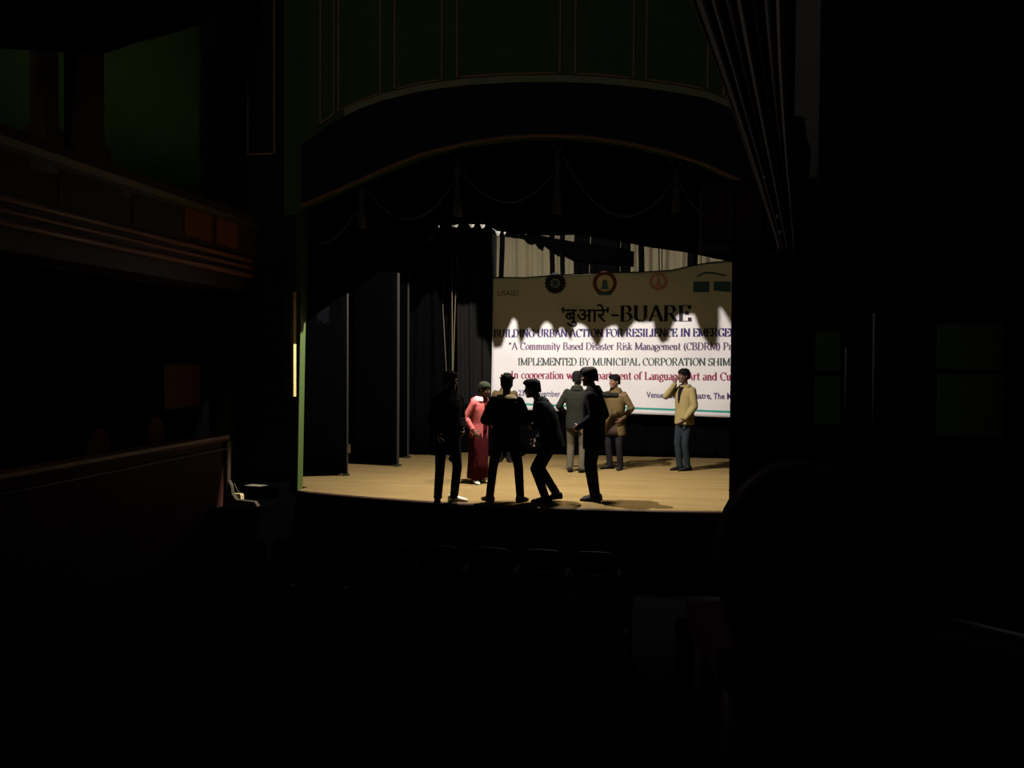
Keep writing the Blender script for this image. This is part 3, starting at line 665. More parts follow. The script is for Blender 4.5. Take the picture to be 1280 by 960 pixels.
# emblems
def disc_polys(r0, r1, n=40, teeth=0, d=0):
    out = []
    for i in range(n):
        a, b = 2*PI*i/n, 2*PI*(i+1)/n
        ra = r1*(1+(d if teeth and i % 2 == 0 else 0)); rb = r1*(1+(d if teeth and (i+1) % 2 == 0 else 0))
        out.append([(r0*math.cos(a), r0*math.sin(a)), (ra*math.cos(a), ra*math.sin(a)), (rb*math.cos(b), rb*math.sin(b)), (r0*math.cos(b), r0*math.sin(b))])
    return out
UNIT = 17.4/F_PX*1.02
def emblem(name, polys, px, py, m, lift=0):
    mb = MB(); on_banner(mb, polys, bxz(px, py), (UNIT, 0), (0, UNIT))
    for v in mb.v: v.y -= lift
    return obj(name, mb, m, ban, fix=False)
emblem('emblem', disc_polys(5.5, 12, 36, 1, .14), 694, 354, INKBLK); emblem('emblem', disc_polys(.01, 4.2, 24), 694, 354, INKBLUE)
for k in range(8):
    a = 2*PI*k/8
    if k == 0: ep = []
    ep.append([(4*math.cos(a-.2), 4*math.sin(a-.2)), (6*math.cos(a-.1), 6*math.sin(a-.1)), (6*math.cos(a+.1), 6*math.sin(a+.1)), (4*math.cos(a+.2), 4*math.sin(a+.2))])
emblem('emblem', ep, 694, 354, INKBLK)
emblem('emblem', disc_polys(10.2, 14.6, 40), 756, 354, INKMAR); emblem('emblem', disc_polys(.01, 10, 30), 756, 354, INKOLIVE)
emblem('emblem', [[(-10, -11), (10, -11), (7, -14.5), (-7, -14.5)], [(-4, -5), (4, -5), (2.5, 4), (-2.5, 4)], [(-6, -7), (6, -7), (4.5, -5), (-4.5, -5)]], 756, 354, INKBLUE, .002)
emblem('emblem', disc_polys(7, 11, 28) + [[(-4, -6), (4, -6), (4, -3), (-4, -3)], [(-2, -3), (2, -3), (1.5, 5), (-1.5, 5)]], 823, 352, INKPINK)
emblem('emblem', [[(-22, -8), (-3, -8), (-3, 5), (-22, 5)], [(2, -6), (22, -8), (22, 5), (2, 5)]], 890, 357, INKBLUE)
emblem('emblem', [[(-18, 8), (-8, 13), (4, 12), (16, 9), (16, 7), (4, 9.5), (-8, 10.5), (-18, 6)]], 890, 353, INKBLUE)

# ------------------------------------------------------------------ near box on the right
NY = 3.0
pil = thing('box_pillar', 'near black pillar of the right box hiding the end of the banner', 'pillar', (.40, NY+.1, .7))
x0, x1 = aty(920, 450, NY).x, aty(1012, 450, NY).x
obj('shaft', MB().box((x0, NY, .7), (x1, NY+.2, 2.34)), VELVET, pil)
a0, a1 = aty(879, 226, NY-.03), aty(962, 304, NY-.03)
obj('impost', MB().box((a0.x, NY-.03, a1.z), (x1+.01, NY+.22, a0.z)), DARKP, pil)
for pa, pb in ((881, 917), (921, 952)):
    q0, q1 = aty(pa, 232, NY-.03), aty(pb, 300, NY-.03)
    obj('impost_panel', MB().box((q0.x, NY-.036, q1.z), (q1.x, NY-.028, q0.z)), mat('dim_red_panel', (.07, .03, .025), .7, .2, .2), pil)['label'] = 'dull red panel'
# tall pale strip of wall with corbel
w0, w1 = aty(985, 200, NY+.28), aty(1021, 200, NY+.28)
tag(obj('plaster_strip', MB().box((w0.x, NY+.25, .7), (w1.x, NY+.33, 3.6)), PALEPL), 'dim pale plaster upright behind the gathered drape', 'upright', kind='structure')
struct_c = thing('corbel', 'black rounded corbel hanging beside the gathered drape', 'corbel', (aty(985, 230, NY+.1).x, NY+.1, 2.4))
cc = aty(984, 230, NY+.12)
prof = [(150, .052), (175, .062), (188, .074), (198, .076), (215, .072), (235, .066), (250, .055), (262, .038), (270, .018), (274, .004)]
obj('bowl', MB().tube([(cc.x, NY+.12, aty(984, y, NY+.12).z) for y, r_ in prof], [r_ for y, r_ in prof], 20), VELVET, struct_c, True)
obj('stem', MB().tube([(cc.x, NY+.12, aty(984, 152, NY+.12).z), (cc.x, NY+.12, 3.6)], .02, 10), VELVET, struct_c, True)
# gathered drape: fan of folds drawn together at the tie
dr = thing('gathered_drape', 'dusty drape swept down in long folds to a tie at the near pillar', 'drape', (aty(970, 330, NY-.12).x, NY-.12, 2.2))
P = []
NU, NV = 72, 26
for i in range(NU+1):
    u = i/NU; row = []
    for j in range(NV+1):
        v = j/NV
        ypx = -70 + 410*v
        L = 838 + 144*v**1.03 + 6*math.sin(v*3) ; Rr = 985 + 8*v - 4*math.sin(v*4)
        if v > .9: L -= (v-.9)*40
        px = L + (Rr-L)*u
        dep = NY-.12 + (.05-.034*v)*math.sin(u*46+v*.8) + .02*math.sin(u*17+2)
        row.append(aty(px, ypx, dep))
    P.append(row)
obj('folds', MB().grid(P, (0, .006, 0)), DRAPE, dr, True)
ty = aty(971, 322, NY-.12)
obj('tie_band', MB().ell(ty, ((.058, 0, .02), (0, .06, 0), (-.008, 0, .022)), 20, 8), DARKP, dr, True)
for px, py in ((972, 272), (976, 291), (956, 223)):
    q = aty(px, py, NY-.2); obj('tassel_bead', MB().ell(q, ((.006, 0, 0), (0, .006, 0), (0, 0, .009)), 10, 6), PALEPL, dr, True)  # pale beads set in as highlights on the gathered folds
# box platform, partition and ledge
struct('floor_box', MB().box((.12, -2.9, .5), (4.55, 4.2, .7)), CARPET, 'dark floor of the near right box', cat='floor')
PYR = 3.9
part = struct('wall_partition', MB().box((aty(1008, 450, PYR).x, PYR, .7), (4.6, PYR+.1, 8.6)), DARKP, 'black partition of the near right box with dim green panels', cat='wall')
GP = mat('deep_green_panel', (.11, .17, .07), .8, .2, .2, 4)
def ppanel(a, b, c, d):
    q0, q1 = aty(a, b, PYR), aty(c, d, PYR); obj('green_panel', MB().box((q0.x, PYR-.012, q1.z), (q1.x, PYR, q0.z)), GP, part)
ppanel(1018, 414, 1049, 464); ppanel(1018, 470, 1049, 530); ppanel(1172, 405, 1252, 462); ppanel(1172, 467, 1252, 545)
for px, y0, y1, r_ in ((1057, 434, 524, .004), (1092, 392, 548, .005)):
    A, B = aty(px+.6, y0, PYR-.03), aty(px-.8, y1, PYR-.03)
    obj('edge_bead', MB().tube([A, B], r_, 8), PALEPL, part, True)
# chair in the box, back towards the stage
cx = aty(950, 690, 2.62).x
chair('box_chair', aty(946, 690, 2.75).x, 2.5, .7, R(188), 'dark maroon chair with rounded back standing beside the near pillar', CHAIRM, DKWOOD, 0.94, .36)
q = aty(1262, 520, 3.45); chair('box_chair', q.x+.13, 3.45, .7, R(205), 'black chair silhouetted against the dim green partition panel', SEATM, DKWOOD, 0.98, .42)
# ledge across the lower right
A, B = atz(1128, 760, .98), atz(1290, 799, .98)
d = (B-A).normalized(); n_ = Vector((d.y, -d.x, 0))
lg = thing('box_ledge', 'dark padded ledge at the lower right of the near box', 'ledge', (A.x, A.y, .7))
obj('top', MB().prism([A-d*.05, B+d*.4, B+d*.4+n_*.22, A-d*.05+n_*.22], (0, 0, -.05)), mat('blue_black_pad', (.02, .02, .045), .8, .15, .2), lg)
obj('rail', MB().tube([A-d*.05+Vector((0, 0, .004)), B+d*.4+Vector((0, 0, .004))], .007, 8), PALEPL, lg, True)
obj('panel', MB().prism([A+n_*.04, B+d*.35+n_*.04, B+d*.35+n_*.1, A+n_*.1], (0, 0, -.28)), DARKP, lg)

# ------------------------------------------------------------------ stalls seats
def make_seat():
    t = thing('stalls_seat', None, None)
    m = MB()
    ring = []
    for z, w, y, d in ((.38, .225, .20, .03), (.6, .235, .24, .04), (.8, .23, .28, .035), (.86, .20, .29, .025)):
        ring.append([(sx*w, y+sy*d, z) for sx, sy in ((-1,-1),(-.5,-1.3),(.5,-1.3),(1,-1),(1,1),(-1,1))])
    obj('backrest', m.loft(ring), SEATM, t, True)
    obj('back_rail', MB().tube([(-.22, .29, .84), (-.15, .295, .872), (0, .297, .88), (.15, .295, .872), (.22, .29, .84)], .014, 8), SEATW, t, True)
    obj('seat', MB().loft([[(sx*w, sy*.2-.02, z) for sx, sy in ((-1,-1),(1,-1),(1,1),(-1,1))] for z, w in ((.36, .2), (.40, .23), (.44, .22))]), SEATM, t)
    for s in (-1, 1):
        obj('armrest', MB().box((s*.245-.025, -.18, .56), (s*.245+.025, .22, .60)), SEATM, t)
        obj('side_frame', MB().box((s*.245-.015, -.10, 0), (s*.245+.015, .18, .56)), SEATM, t)
    return t
seat0 = make_seat(); kids = list(seat0.children); first = True
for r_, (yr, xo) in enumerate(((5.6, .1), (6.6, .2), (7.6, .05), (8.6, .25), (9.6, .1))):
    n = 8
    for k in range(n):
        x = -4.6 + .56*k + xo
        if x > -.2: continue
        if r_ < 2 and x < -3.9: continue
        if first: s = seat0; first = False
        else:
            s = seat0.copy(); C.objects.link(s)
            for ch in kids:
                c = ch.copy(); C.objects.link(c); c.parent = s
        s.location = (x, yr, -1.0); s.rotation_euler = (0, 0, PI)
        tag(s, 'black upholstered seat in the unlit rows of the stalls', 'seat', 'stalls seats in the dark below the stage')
# seats face the stage: local +y is the back, so turn them about
for o in C.objects:
    if o.name.startswith('stalls_seat'): o.rotation_euler = (0, 0, PI)

# ------------------------------------------------------------------ people
def ik(a, b, l1, l2, pole):
    d = b-a; L = d.length; L = min(L, (l1+l2)*.999); dn = d.normalized(); b2 = a+dn*L
    x = (l1*l1-l2*l2+L*L)/(2*L); hh = math.sqrt(max(0, l1*l1-x*x))
    p = Vector(pole); p = (p-dn*p.dot(dn)).normalized()
    return a+dn*x+p*hh, b2
def ring(c, sx, sy, rx, ry, n=20, e=2.3):
    out = []
    for k in range(n):
        a = 2*PI*k/n; ca, sa = math.cos(a), math.sin(a)
        out.append(c + sx*(rx*abs(ca)**(2/e)*(1 if ca >= 0 else -1)) + sy*(ry*abs(sa)**(2/e)*(1 if sa >= 0 else -1)))
    return out
def remeshed(name, mb, m, parent, vox, smooth_it=3):
    o = obj(name, mb, m, parent, True)
    rm = o.modifiers.new('remesh', 'REMESH'); rm.mode = 'VOXEL'; rm.voxel_size = vox; rm.use_smooth_shade = True
    sm = o.modifiers.new('smooth', 'SMOOTH'); sm.factor = .5; sm.iterations = smooth_it
    return o
def person(label, px, py, H, face, skin, spec):
    base = atz(px, py); k = H/1.72
    root = thing('person', label, 'person', base, 'people on the stage')
    Rz = Matrix.Rotation(R(face), 3, 'Z')
    def W(p): return base + Rz @ (Vector(p)*k)          # local (left +x, back +y, up) -> world
    D = lambda v: Rz @ Vector(v)
    hipz = spec.get('hip', .90); hy = spec.get('hipback', 0.0); hx = spec.get('hipx', 0.0)
    lean = R(spec.get('lean', 2)); tw = R(spec.get('twist', 0)); side = R(spec.get('side', 0))
    Pl = Vector((hx, hy, hipz))
    T = Matrix.Rotation(tw, 3, 'Z') @ Matrix.Rotation(lean, 3, 'X') @ Matrix.Rotation(side, 3, 'Y')
    curve = spec.get('curve', 0.0)
    def tor(x, h_, f=0.0):      # torso coords: left, height above hip, forward
        f2 = f + curve*(h_/.5)**2 if h_ > 0 else f
        return W(Pl + T @ Vector((x, -f2, h_)))
    tx, ty_, tz = D(T @ Vector((1, 0, 0))), D(T @ Vector((0, -1, 0))), D(T @ Vector((0, 0, 1)))
    bulk = spec.get('bulk', 1.0)
    # ---- skeleton
    legs = []
    for s, key in ((1, 'fl'), (-1, 'fr')):
        fx, fy, toe, lift = spec[key]
        ank = W((fx, fy, .085+lift)); hip = W(Pl + Vector((s*.09, 0, -.02)))
        pole = D((math.sin(R(toe))*.6, -1, 0))
        kn, an = ik(hip, ank, .412*k, .392*k, pole)
        legs.append((hip, kn, an, D((math.sin(R(toe)), -math.cos(R(toe)), 0)), lift))
    arms = []
    for s, key in ((1, 'hl'), (-1, 'hr')):
        hx_, hh_, hf, pole = spec[key]
        sh = tor(s*.172*spec.get('shw', 1), .475)
        wr = tor(hx_, hh_, hf)
        el, wr2 = ik(sh, wr, .285*k, .255*k, D(pole))
        arms.append((sh, el, wr2, s))
    neck = tor(0, .535, .0)
    hyaw, hpit = R(spec.get('hyaw', 0)), R(spec.get('hpitch', 0))
    HR = Rz @ Matrix.Rotation(tw+hyaw, 3, 'Z') @ Matrix.Rotation(hpit, 3, 'X')
    hs, hf_, hu = HR @ Vector((1, 0, 0)), HR @ Vector((0, -1, 0)), HR @ Vector((0, 0, 1))
    hc = tor(0, .605, spec.get('hfwd', .03))            # chin level, neck axis
    def HD(x, f, z): return hc + (hs*x + hf_*f + hu*z)*k
    # ---- body
    mb = MB()
    tr = [(-.10, .135, .10, 0), (0, .158, .105, 0), (.12, .14, .095, .0), (.25, .152, .105, .01), (.38, .165, .105, .01), (.47, .16, .085, 0), (.535, .07, .06, 0), (.57, .052, .055, 0)]
    mb.loft([ring(tor(0, h_, f), tx, ty_, rx*k, ry*k) for h_, rx, ry, f in tr])
    mb.capsule(neck-tz*.03*k, HD(0, .0, .07), .055*k, .05*k)
    hr = [(0, .028, .03, .055), (.012, .042, .046, .045), (.04, .055, .066, .03), (.07, .062, .08, .018), (.10, .067, .088, .01), (.13, .071, .094, .0), (.165, .074, .097, -.004), (.20, .066, .086, -.006), (.222, .045, .06, -.008), (.234, .015, .02, -.008)]
    mb.loft([ring(HD(0, f, z-.005), hs, hf_, rx*k, ry*k, 20, 2.1) for z, rx, ry, f in hr])
    mb.capsule(HD(0, .093, .125), HD(0, .113, .083), .010*k, .014*k)       # nose
    mb.ell(HD(0, .094, .052), (hs*.024*k, hf_*.012*k, hu*.009*k))           # lips
    mb.ell(HD(0, .088, .015), (hs*.022*k, hf_*.014*k, hu*.016*k))           # chin
    mb.ell(HD(0, .090, .138), (hs*.052*k, hf_*.012*k, hu*.008*k))           # brow
    for s in (-1, 1):
        mb.ell(HD(s*.076, -.004, .10), (hs*.010*k, hf_*.018*k, hu*.032*k))  # ears
        mb.ell(HD(s*.04, .075, .085), (hs*.02*k, hf_*.02*k, hu*.022*k))     # cheeks
    for sh, el, wr, s in arms:
        mb.capsule(sh, el, .05*k, .038*k); mb.capsule(el, wr, .038*k, .026*k)
        fd = (wr-el).normalized()
        hd = spec.get('handl' if s > 0 else 'handr', {})
        nrm = D(hd.get('palm', (-s, 0, 0)))                                # palm normal
        if 'dir' in hd: fd = D(hd['dir']).normalized()
        nrm = (nrm-fd*nrm.dot(fd)).normalized(); acr = fd.cross(nrm)*(1)
        thumb_side = D(hd.get('thumb', (0, -1, .2)))
        if acr.dot(thumb_side) < 0: acr = -acr
        pc = wr+fd*.05*k
        mb.ell(pc, (acr*.040*k, nrm*.016*k, fd*.055*k))
        curl = hd.get('curl', .5)
        for q, (off, ln) in enumerate(((.030, .072), (.0105, .080), (-.009, .074), (-.028, .058))):
            p0 = wr+fd*.085*k+acr*off*k; a = curl*.5
            d1 = (fd*math.cos(a)+nrm*math.sin(a)+acr*off*2.2).normalized(); p1 = p0+d1*ln*.45*k
            a2 = curl*1.5; d2 = (fd*math.cos(a2)+nrm*math.sin(a2)+acr*off*2.2).normalized(); p2 = p1+d2*ln*.32*k
            a3 = curl*2.2; d3 = (fd*math.cos(a3)+nrm*math.sin(a3)).normalized(); p3 = p2+d3*ln*.25*k
            mb.capsule(p0-d1*.015*k, p1, .0092*k, .0085*k, 8); mb.capsule(p1, p2, .0085*k, .008*k, 8); mb.capsule(p2, p3, .008*k, .007*k, 8)
        t0 = wr+fd*.03*k+acr*.03*k; t1 = t0+(fd*.6+acr*.75+nrm*.25).normalized()*.038*k; t2 = t1+(fd*.9+acr*.2+nrm*.3).normalized()*.03*k
        mb.capsule(t0, t1, .012*k, .0095*k, 8); mb.capsule(t1, t2, .0095*k, .008*k, 8)
    for hip, kn, an, td, lift in legs:
        mb.capsule(hip, kn, .078*k, .052*k); mb.capsule(kn, an, .05*k, .034*k)
        mb.capsule(an, an+td*.08*k-Vector((0, 0, .055*k)), .030*k, .018*k)
    body = remeshed('body', mb, skin, root, .0065, 2)
    # ---- eyes
    for s in (-1, 1):
        obj('eye', MB().ell(HD(s*.031, .0905, .113), (hs*.012*k, hf_*.008*k, hu*.007*k)), EYEM, root, True)
    # ---- hair or cap
    hm = spec.get('hair', HAIR); hk = spec.get('hairstyle', 'short')
    mb = MB(); ex = .012 if hk != 'cap' else .016
    hl = spec.get('hairline', .145)
    rows = []
    for z, rx, ry, f in ((.05, .058, .06, -.04), (.085, .067, .075, -.03), (.115, .072, .082, -.022), (hl, .0745, .093, -.012), (.17, .076, .099, -.006), (.20, .069, .09, -.006), (.222, .05, .066, -.006), (.238, .022, .03, -.006)):
        rows.append(ring(HD(0, f, z+(.004 if z > .16 else 0)), hs, hf_, (rx+ex)*k, (ry+ex*.8)*k, 22, 2.1))
    mb.loft(rows)
    if hk == 'spiky':
        rr = random.Random(px)
        for q in range(34):
            a = rr.uniform(0, 2*PI); e_ = rr.uniform(.25, 1.4)
            dirv = (hs*math.cos(a)*math.cos(e_)+hf_*math.sin(a)*math.cos(e_)+hu*math.sin(e_))
            p0 = HD(0, 0, .15)+dirv*.075*k; mb.capsule(p0, p0+(dirv+hu*.4).normalized()*.045*k, .018*k, .006*k, 8)
    if hk == 'fringe':
        mb.ell(HD(0, .075, .20), (hs*.055*k, hf_*.05*k, hu*.028*k)); mb.ell(HD(0, .03, .222), (hs*.06*k, hf_*.075*k, hu*.024*k))
    if hk == 'full':
        mb.ell(HD(0, -.03, .16), (hs*.088*k, hf_*.088*k, hu*.085*k)); mb.ell(HD(0, .055, .205), (hs*.065*k, hf_*.05*k, hu*.03*k))
    if hk == 'cap':
        mb.ell(HD(0, -.005, .165), (hs*.09*k, hf_*.105*k, hu*.085*k))
    hn = remeshed('knitted_cap' if hk == 'cap' else 'hair', mb, hm, root, .008, 1)
    if hk == 'peaked':
        mbp = MB().ell(HD(0, .12, .172), (hs*.07*k, hf_*.07*k, hu*.012*k)); obj('cap_peak', mbp, hm, hn, True)
    # ---- trousers / long skirt
    if 'skirt' in spec:
        m2 = spec['skirt']; mb = MB(); mid = (legs[0][2]+legs[1][2])/2
        c0 = tor(0, .05); rows = []
        for t, rx, ry in ((0, .16, .12), (.15, .185, .135), (.4, .19, .14), (.7, .185, .15), (1, .20, .16)):
            c = c0.lerp(Vector((mid.x, mid.y, .09)), t); rows.append([q + Vector((math.cos(i*1.9)*.008, math.sin(i*1.9)*.008, 0)) for i, q in enumerate(ring(c, D((1,0,0)), D((0,-1,0)), rx*k, ry*k, 28, 2.1))])
        mb.loft(rows); obj('long_skirt', mb, m2, root, True)
    m2 = spec['trousers']; mb = MB(); lw = spec.get('legw', 1.0)
    mb.loft([ring(tor(0, h_), tx, ty_, rx*k*bulk, ry*k*bulk) for h_, rx, ry in ((-.13, .12, .10), (-.06, .168, .118), (.02, .172, .116), (.12, .158, .108))])
    for hip, kn, an, td, lift in legs:
        mb.capsule(hip, kn, .09*k*lw, .066*k*lw); mb.capsule(kn, an+Vector((0, 0, -.015*k)), .066*k*lw, .056*k*lw)
        mb.ell(an+Vector((0, 0, -.02*k)), ((.062*k*lw, 0, 0), (0, .062*k*lw, 0), (0, 0, .03*k)))
    remeshed('trousers', mb, m2, root, .011, 3)
    # ---- shoes
    for i, (hip, kn, an, td, lift) in enumerate(legs):
        sm_ = spec.get('shoes', (SHOEB, SHOEB))[i]; sd = Vector((-td.y, td.x, 0)); g = Vector((an.x, an.y, 0)); rows = []
        pit = spec.get('heel', (0, 0))[i]
        for f, w, hgt in ((-.085, .018, .05), (-.075, .032, .085), (-.03, .037, .105), (.02, .038, .095), (.07, .042, .068), (.12, .045, .052), (.16, .040, .042), (.185, .022, .03), (.192, .008, .018)):
            lz = (.002 + pit*max(0, .09-f)/.17)
            rows.append([g+td*f*k+sd*(w*k*math.cos(a))+Vector((0, 0, lz + max(0.0, (hgt*k)*(.5+.5*math.sin(a))))) for a in [2*PI*q/14 for q in range(14)]])
        obj('shoe', MB().loft(rows), sm_, root, True)
    # ---- jacket
    m3 = spec['jacket']; mb = MB(); hem = spec.get('hem', -.12); fl = spec.get('flare', 1.0)
    rows = [(hem, .178*fl, .128*fl), (hem*.5, .178*fl, .128), (.04, .176, .124), (.14, .168, .12), (.26, .178, .128), (.38, .190, .126), (.46, .185, .108), (.50, .15, .09), (.535, .088, .078), (.56, .072, .072)]
    mb.loft([ring(tor(0, h_, .005), tx, ty_, rx*k*bulk, ry*k*bulk, 24) for h_, rx, ry in rows])
    aw = spec.get('armw', 1.0)
    for sh, el, wr, s in arms:
        mb.capsule(sh, el, .064*k*aw, .056*k*aw); mb.capsule(el, el.lerp(wr, .97), .056*k*aw, .044*k*aw)
        mb.ell(el.lerp(wr, .3), [v*(.06*k*aw) for v in (tx, ty_, tz)])
    jk = remeshed(spec.get('jname', 'jacket'), mb, m3, root, .011, 3)
    # collar
    cm = spec.get('collar', m3); mb = MB(); n = 22; P = []
    cr, ch = spec.get('collarsize', (.074, .05)); open_ = spec.get('collaropen', 40)
    for i in range(n+1):
        a = R(90+open_ + (360-2*open_)*i/n)
        dx, df = math.cos(a), math.sin(a)
        P.append([tor(dx*cr*1.25, .505-.02*max(0, df), df*cr*1.15), tor(dx*cr*1.05, .54, df*cr*1.0), tor(dx*cr*.92, .54+ch, df*cr*.85+.01), tor(dx*cr*1.12, .54+ch-.004, df*cr*1.05+.01), tor(dx*cr*1.62, .512, df*cr*1.45)])
    o = obj('collar', MB().grid(P, tz*.006), cm, jk, True)
    # front opening, lapels and pockets
    if 'shirt' in spec:
        P = []
        for h_, w in spec['vee']:
            fy = interp([(-.3, .136*bulk), (hem, .134*bulk), (.14, .128*bulk), (.26, .139*bulk), (.38, .137*bulk), (.46, .118*bulk), (.50, .10), (.54, .085)], h_)
            P.append([tor(w*s, h_, fy+.014-.016*abs(s)*min(1, w/.06)) for s in (-1, -.5, 0, .5, 1)])
        obj('shirt_front', MB().grid(P, -ty_*.012), spec['shirt'], jk, True)
    for bl in spec.get('buttons', ()):
        pass
    # cuffs
    for sh, el, wr, s in arms:
        d_ = (wr-el).normalized()
        obj('cuff', MB().tube([wr-d_*.035*k, wr-d_*.005*k], [.047*k*aw, .046*k*aw], 14), m3, jk, True)
    for ex_ in spec.get('extra', ()): ex_(root, jk, tor, HD, W, D, tx, ty_, tz, arms, k)
    return root

BLKJ = cloth('black_jacket_cloth', (.008, .0065, .0085)); NAVY = cloth('navy_jacket_cloth', (.010, .011, .020))
DENIM = cloth('dark_denim', (.026, .032, .045)); DENIM2 = cloth('black_denim', (.012, .012, .017))
PINK = cloth('pink_jacket_cloth', (.42, .10, .097)); REDK = cloth('dark_red_cloth', (.042, .005, .0065))
OLIVE = cloth('olive_wool', (.022, .025, .016)); GREYG = cloth('grey_green_blazer', (.013, .014, .0105))
KHAKI = cloth('khaki_cloth', (.085, .075, .05)); TAN = cloth('tan_coat_cloth', (.088, .062, .027)); BROWND = cloth('dark_brown_cloth', (.05, .034, .024))
CREAMJ = cloth('cream_blazer_cloth', (.23, .18, .078)); BLUEJ = cloth('blue_grey_denim', (.018, .023, .029)); FUR = cloth('pale_fur', (.30, .25, .17))
TANW = cloth('tan_wool', (.12, .085, .04)); WHITEC = cloth('pinkish_white_lining', (.5, .33, .33)); BLKT = cloth('black_trouser_cloth', (.013, .012, .014))
DKGR = cloth('dark_teal_black_cloth', (.007, .009, .010))

hang_l = (.25, .02, .03, (.3, .8, -.2)); hang_r = (-.25, .02, .03, (-.3, .8, -.2))
# 1: dark figure at the left of the front group
person('person in black with one pale shoe, standing front left of the pink jacket', 559, 627.5, 1.73, 38, SKIND,
       dict(fl=(.11, .02, 50, 0), fr=(-.11, .06, -28, 0), jacket=BLKJ, trousers=DENIM2, hl=(.14, .08, .17, (.4, .8, -.2)), hr=(-.19, .03, .09, (-.2, .9, -.2)), shw=.92,
            shoes=(SHOEW, SHOEB), hairstyle='full', hem=-.16, hyaw=15, hpitch=6, bulk=1.0, lean=3, handl=dict(curl=.9), handr=dict(curl=.5)))
# 2: pink jacket
def scarf(root, jk, tor, HD, W, D, tx, ty_, tz, arms, k):
    m = MB()
    for q in range(3):
        m.tube([tor(math.cos(a)*(.085-.006*q), .525+.025*q, math.sin(a)*.09+.01) for a in [2*PI*i/20 for i in range(21)]], .022*k, 8)
    obj('scarf', m, REDK, root, True)
    P = [[tor(.01+.05*s, h_, .138 - .0*abs(s)) for s in (-1, 0, 1)] for h_ in (.5, .4, .2, .05, -.1)]
    obj('scarf_end', MB().grid(P, -ty_*.012), REDK, root, True)
    obj('hood', MB().ell(tor(0, .50, -.11), (tx*.12*k, ty_*.06*k, tz*.07*k)), PINK, jk, True)
person('person in pink jacket, long dark red skirt and greenish knitted cap', 598, 604, 1.55, 62, SKIND,
       dict(fl=(.07, 0, 20, 0), fr=(-.08, .03, -25, 0), jacket=PINK, trousers=REDK, skirt=REDK, hl=(.21, .08, .16, (.5, .7, -.3)), hr=(-.235, .03, .07, (-.35, .8, -.1)),
            hairstyle='cap', hair=OLIVE, collar=WHITEC, collarsize=(.092, .045), collaropen=30, shoes=(SHOEW, SHOEW), hem=-.13, bulk=1.02, hpitch=14, hfwd=.05, lean=4, extra=(scarf,), handr=dict(curl=.4, palm=(.8, .4, 0))))
# 3: back to the house, legs spread
person('person in dark navy jacket with pale fur collar, back turned and legs apart', 632, 627, 1.70, 186, SKIND,
       dict(fl=(-.0-.0+.215, .0, 38, 0), fr=(-.20, .02, -30, 0), hip=.885, jacket=NAVY, trousers=DENIM2, hl=(.13, .17, .21, (.8, .5, -.5)), hr=(-.13, .16, .21, (-.8, .5, -.5)),
            hairstyle='spiky', collar=FUR, collarsize=(.10, .025), collaropen=30, hem=-.20, bulk=1.12, armw=1.12, hpitch=8, lean=2, handl=dict(curl=.9, dir=(-.8, -.5, .2)), handr=dict(curl=.9, dir=(.8, -.5, .2))))
# 4: stooping to the left
person('person in black stooping towards the left with bent knees, beside the navy jacket', 683, 627, 1.74, -92, SKIND,
       dict(fl=(.09, .00, 5, 0), fr=(-.09, .12, -12, .03), hip=.825, hipback=.07, lean=12, curve=.04, jacket=DKGR, trousers=DENIM2, hl=(.05, .22, .19, (.5, .6, -.7)), hr=(-.06, .04, .20, (-.4, .7, -.5)),
            hairstyle='fringe', hem=-.13, bulk=1.2, hfwd=.07, hpitch=8, heel=(0, .03), collarsize=(.075, .045), handl=dict(curl=.8), handr=dict(curl=.7)))
# 5: grey-green blazer, back turned, arm out to the right
person('person in grey green blazer and khaki trousers, back turned, arm stretched out', 720, 590.5, 1.70, 172, SKIND,
       dict(fl=(.115, -.02, 12, 0), fr=(-.10, .0, -15, 0), jacket=GREYG, trousers=KHAKI, hl=(.22, .10, .16, (.6, .7, -.3)), hr=(-.66, .435, .24, (0, .5, -1)),
            hairstyle='short', hem=-.15, bulk=1.05, lean=2, handr=dict(curl=.12, palm=(0, .2, 1), thumb=(0, -1, 0), dir=(-1, -.2, .06)), handl=dict(curl=.6), legw=1.06, hyaw=-8))
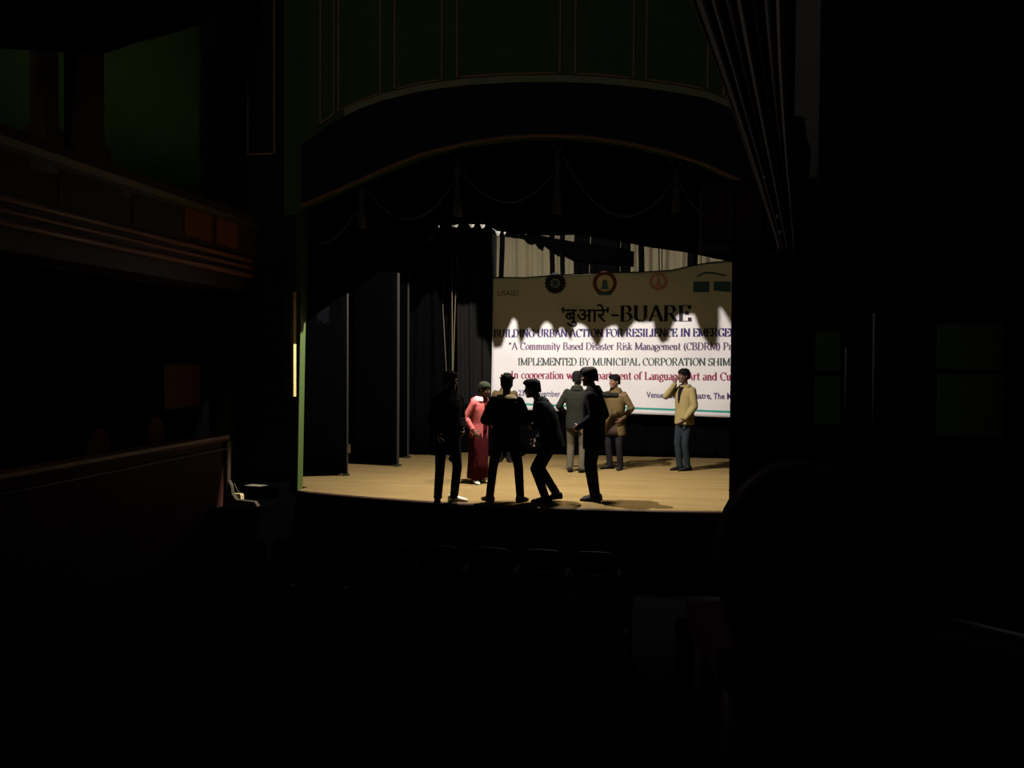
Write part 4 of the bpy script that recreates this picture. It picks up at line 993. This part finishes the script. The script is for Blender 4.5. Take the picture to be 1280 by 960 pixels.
# 6: black coat facing left
person('person in long black coat standing straight and facing left, in front of the blazer', 742, 626, 1.79, -104, SKIND,
       dict(fl=(.07, .03, 2, 0), fr=(-.07, .01, -6, 0), jacket=BLKJ, trousers=DENIM2, hl=(.14, .08, .15, (.4, .8, -.3)), hr=(-.17, .05, .11, (-.3, .8, -.2)),
            hairstyle='fringe', hem=-.22, bulk=1.06, hfwd=.05, hpitch=6, lean=1, collarsize=(.08, .06), handl=dict(curl=.8), handr=dict(curl=.6)))
# 7: tan coat
person('person in open tan coat over dark brown shirt, one hand in a pocket', 769, 586.5, 1.64, -28, SKIN,
       dict(fl=(.11, .0, 14, 0), fr=(-.10, -.02, -38, 0), jacket=TAN, jname='coat', trousers=BLKT, hl=(.20, .05, .10, (.8, .6, -.1)), hr=(-.23, .06, .08, (-.5, .8, -.1)),
            hairstyle='fringe', hem=-.27, flare=1.06, bulk=1.06, lean=1, collarsize=(.085, .055), collaropen=45, shirt=BROWND, vee=[(-.268, .13), (-.15, .10), (0, .065), (.1, .04), (.22, .006)],
            handl=dict(curl=.6, palm=(-1, .2, 0)), handr=dict(curl=.5), hyaw=-22, hpitch=4, hairline=.15))
# 8: cream blazer, hand to the ear
person('person in cream blazer and jeans holding one hand up to the face', 855, 588, 1.75, -48, SKIND,
       dict(fl=(.07, .01, -6, 0), fr=(-.06, -.04, -12, 0), jacket=CREAMJ, jname='blazer', trousers=BLUEJ, hl=(.17, .0, .15, (.7, .7, -.1)), hr=(-.10, .57, .15, (-.5, -.25, -1)),
            hairstyle='short', hem=-.11, bulk=1.04, lean=-1, hyaw=-10, hpitch=4, collarsize=(.085, .03), collaropen=55, shirt=BLKJ, vee=[(.26, .006), (.36, .025), (.46, .045), (.53, .055)],
            handr=dict(curl=.45, palm=(.5, .6, 0), dir=(.2, .05, 1), thumb=(0, .9, .2)), handl=dict(curl=.6)))
# 9: tan figure behind the navy jacket
person('person in tan jacket almost hidden behind the navy jacket', 630.5, 577, 1.60, 10, SKIN,
       dict(fl=(.09, .0, 10, 0), fr=(-.09, .0, -10, 0), jacket=TANW, trousers=BLKT, hl=hang_l, hr=hang_r, hem=-.14, bulk=1.08, hpitch=12, shw=1.1))
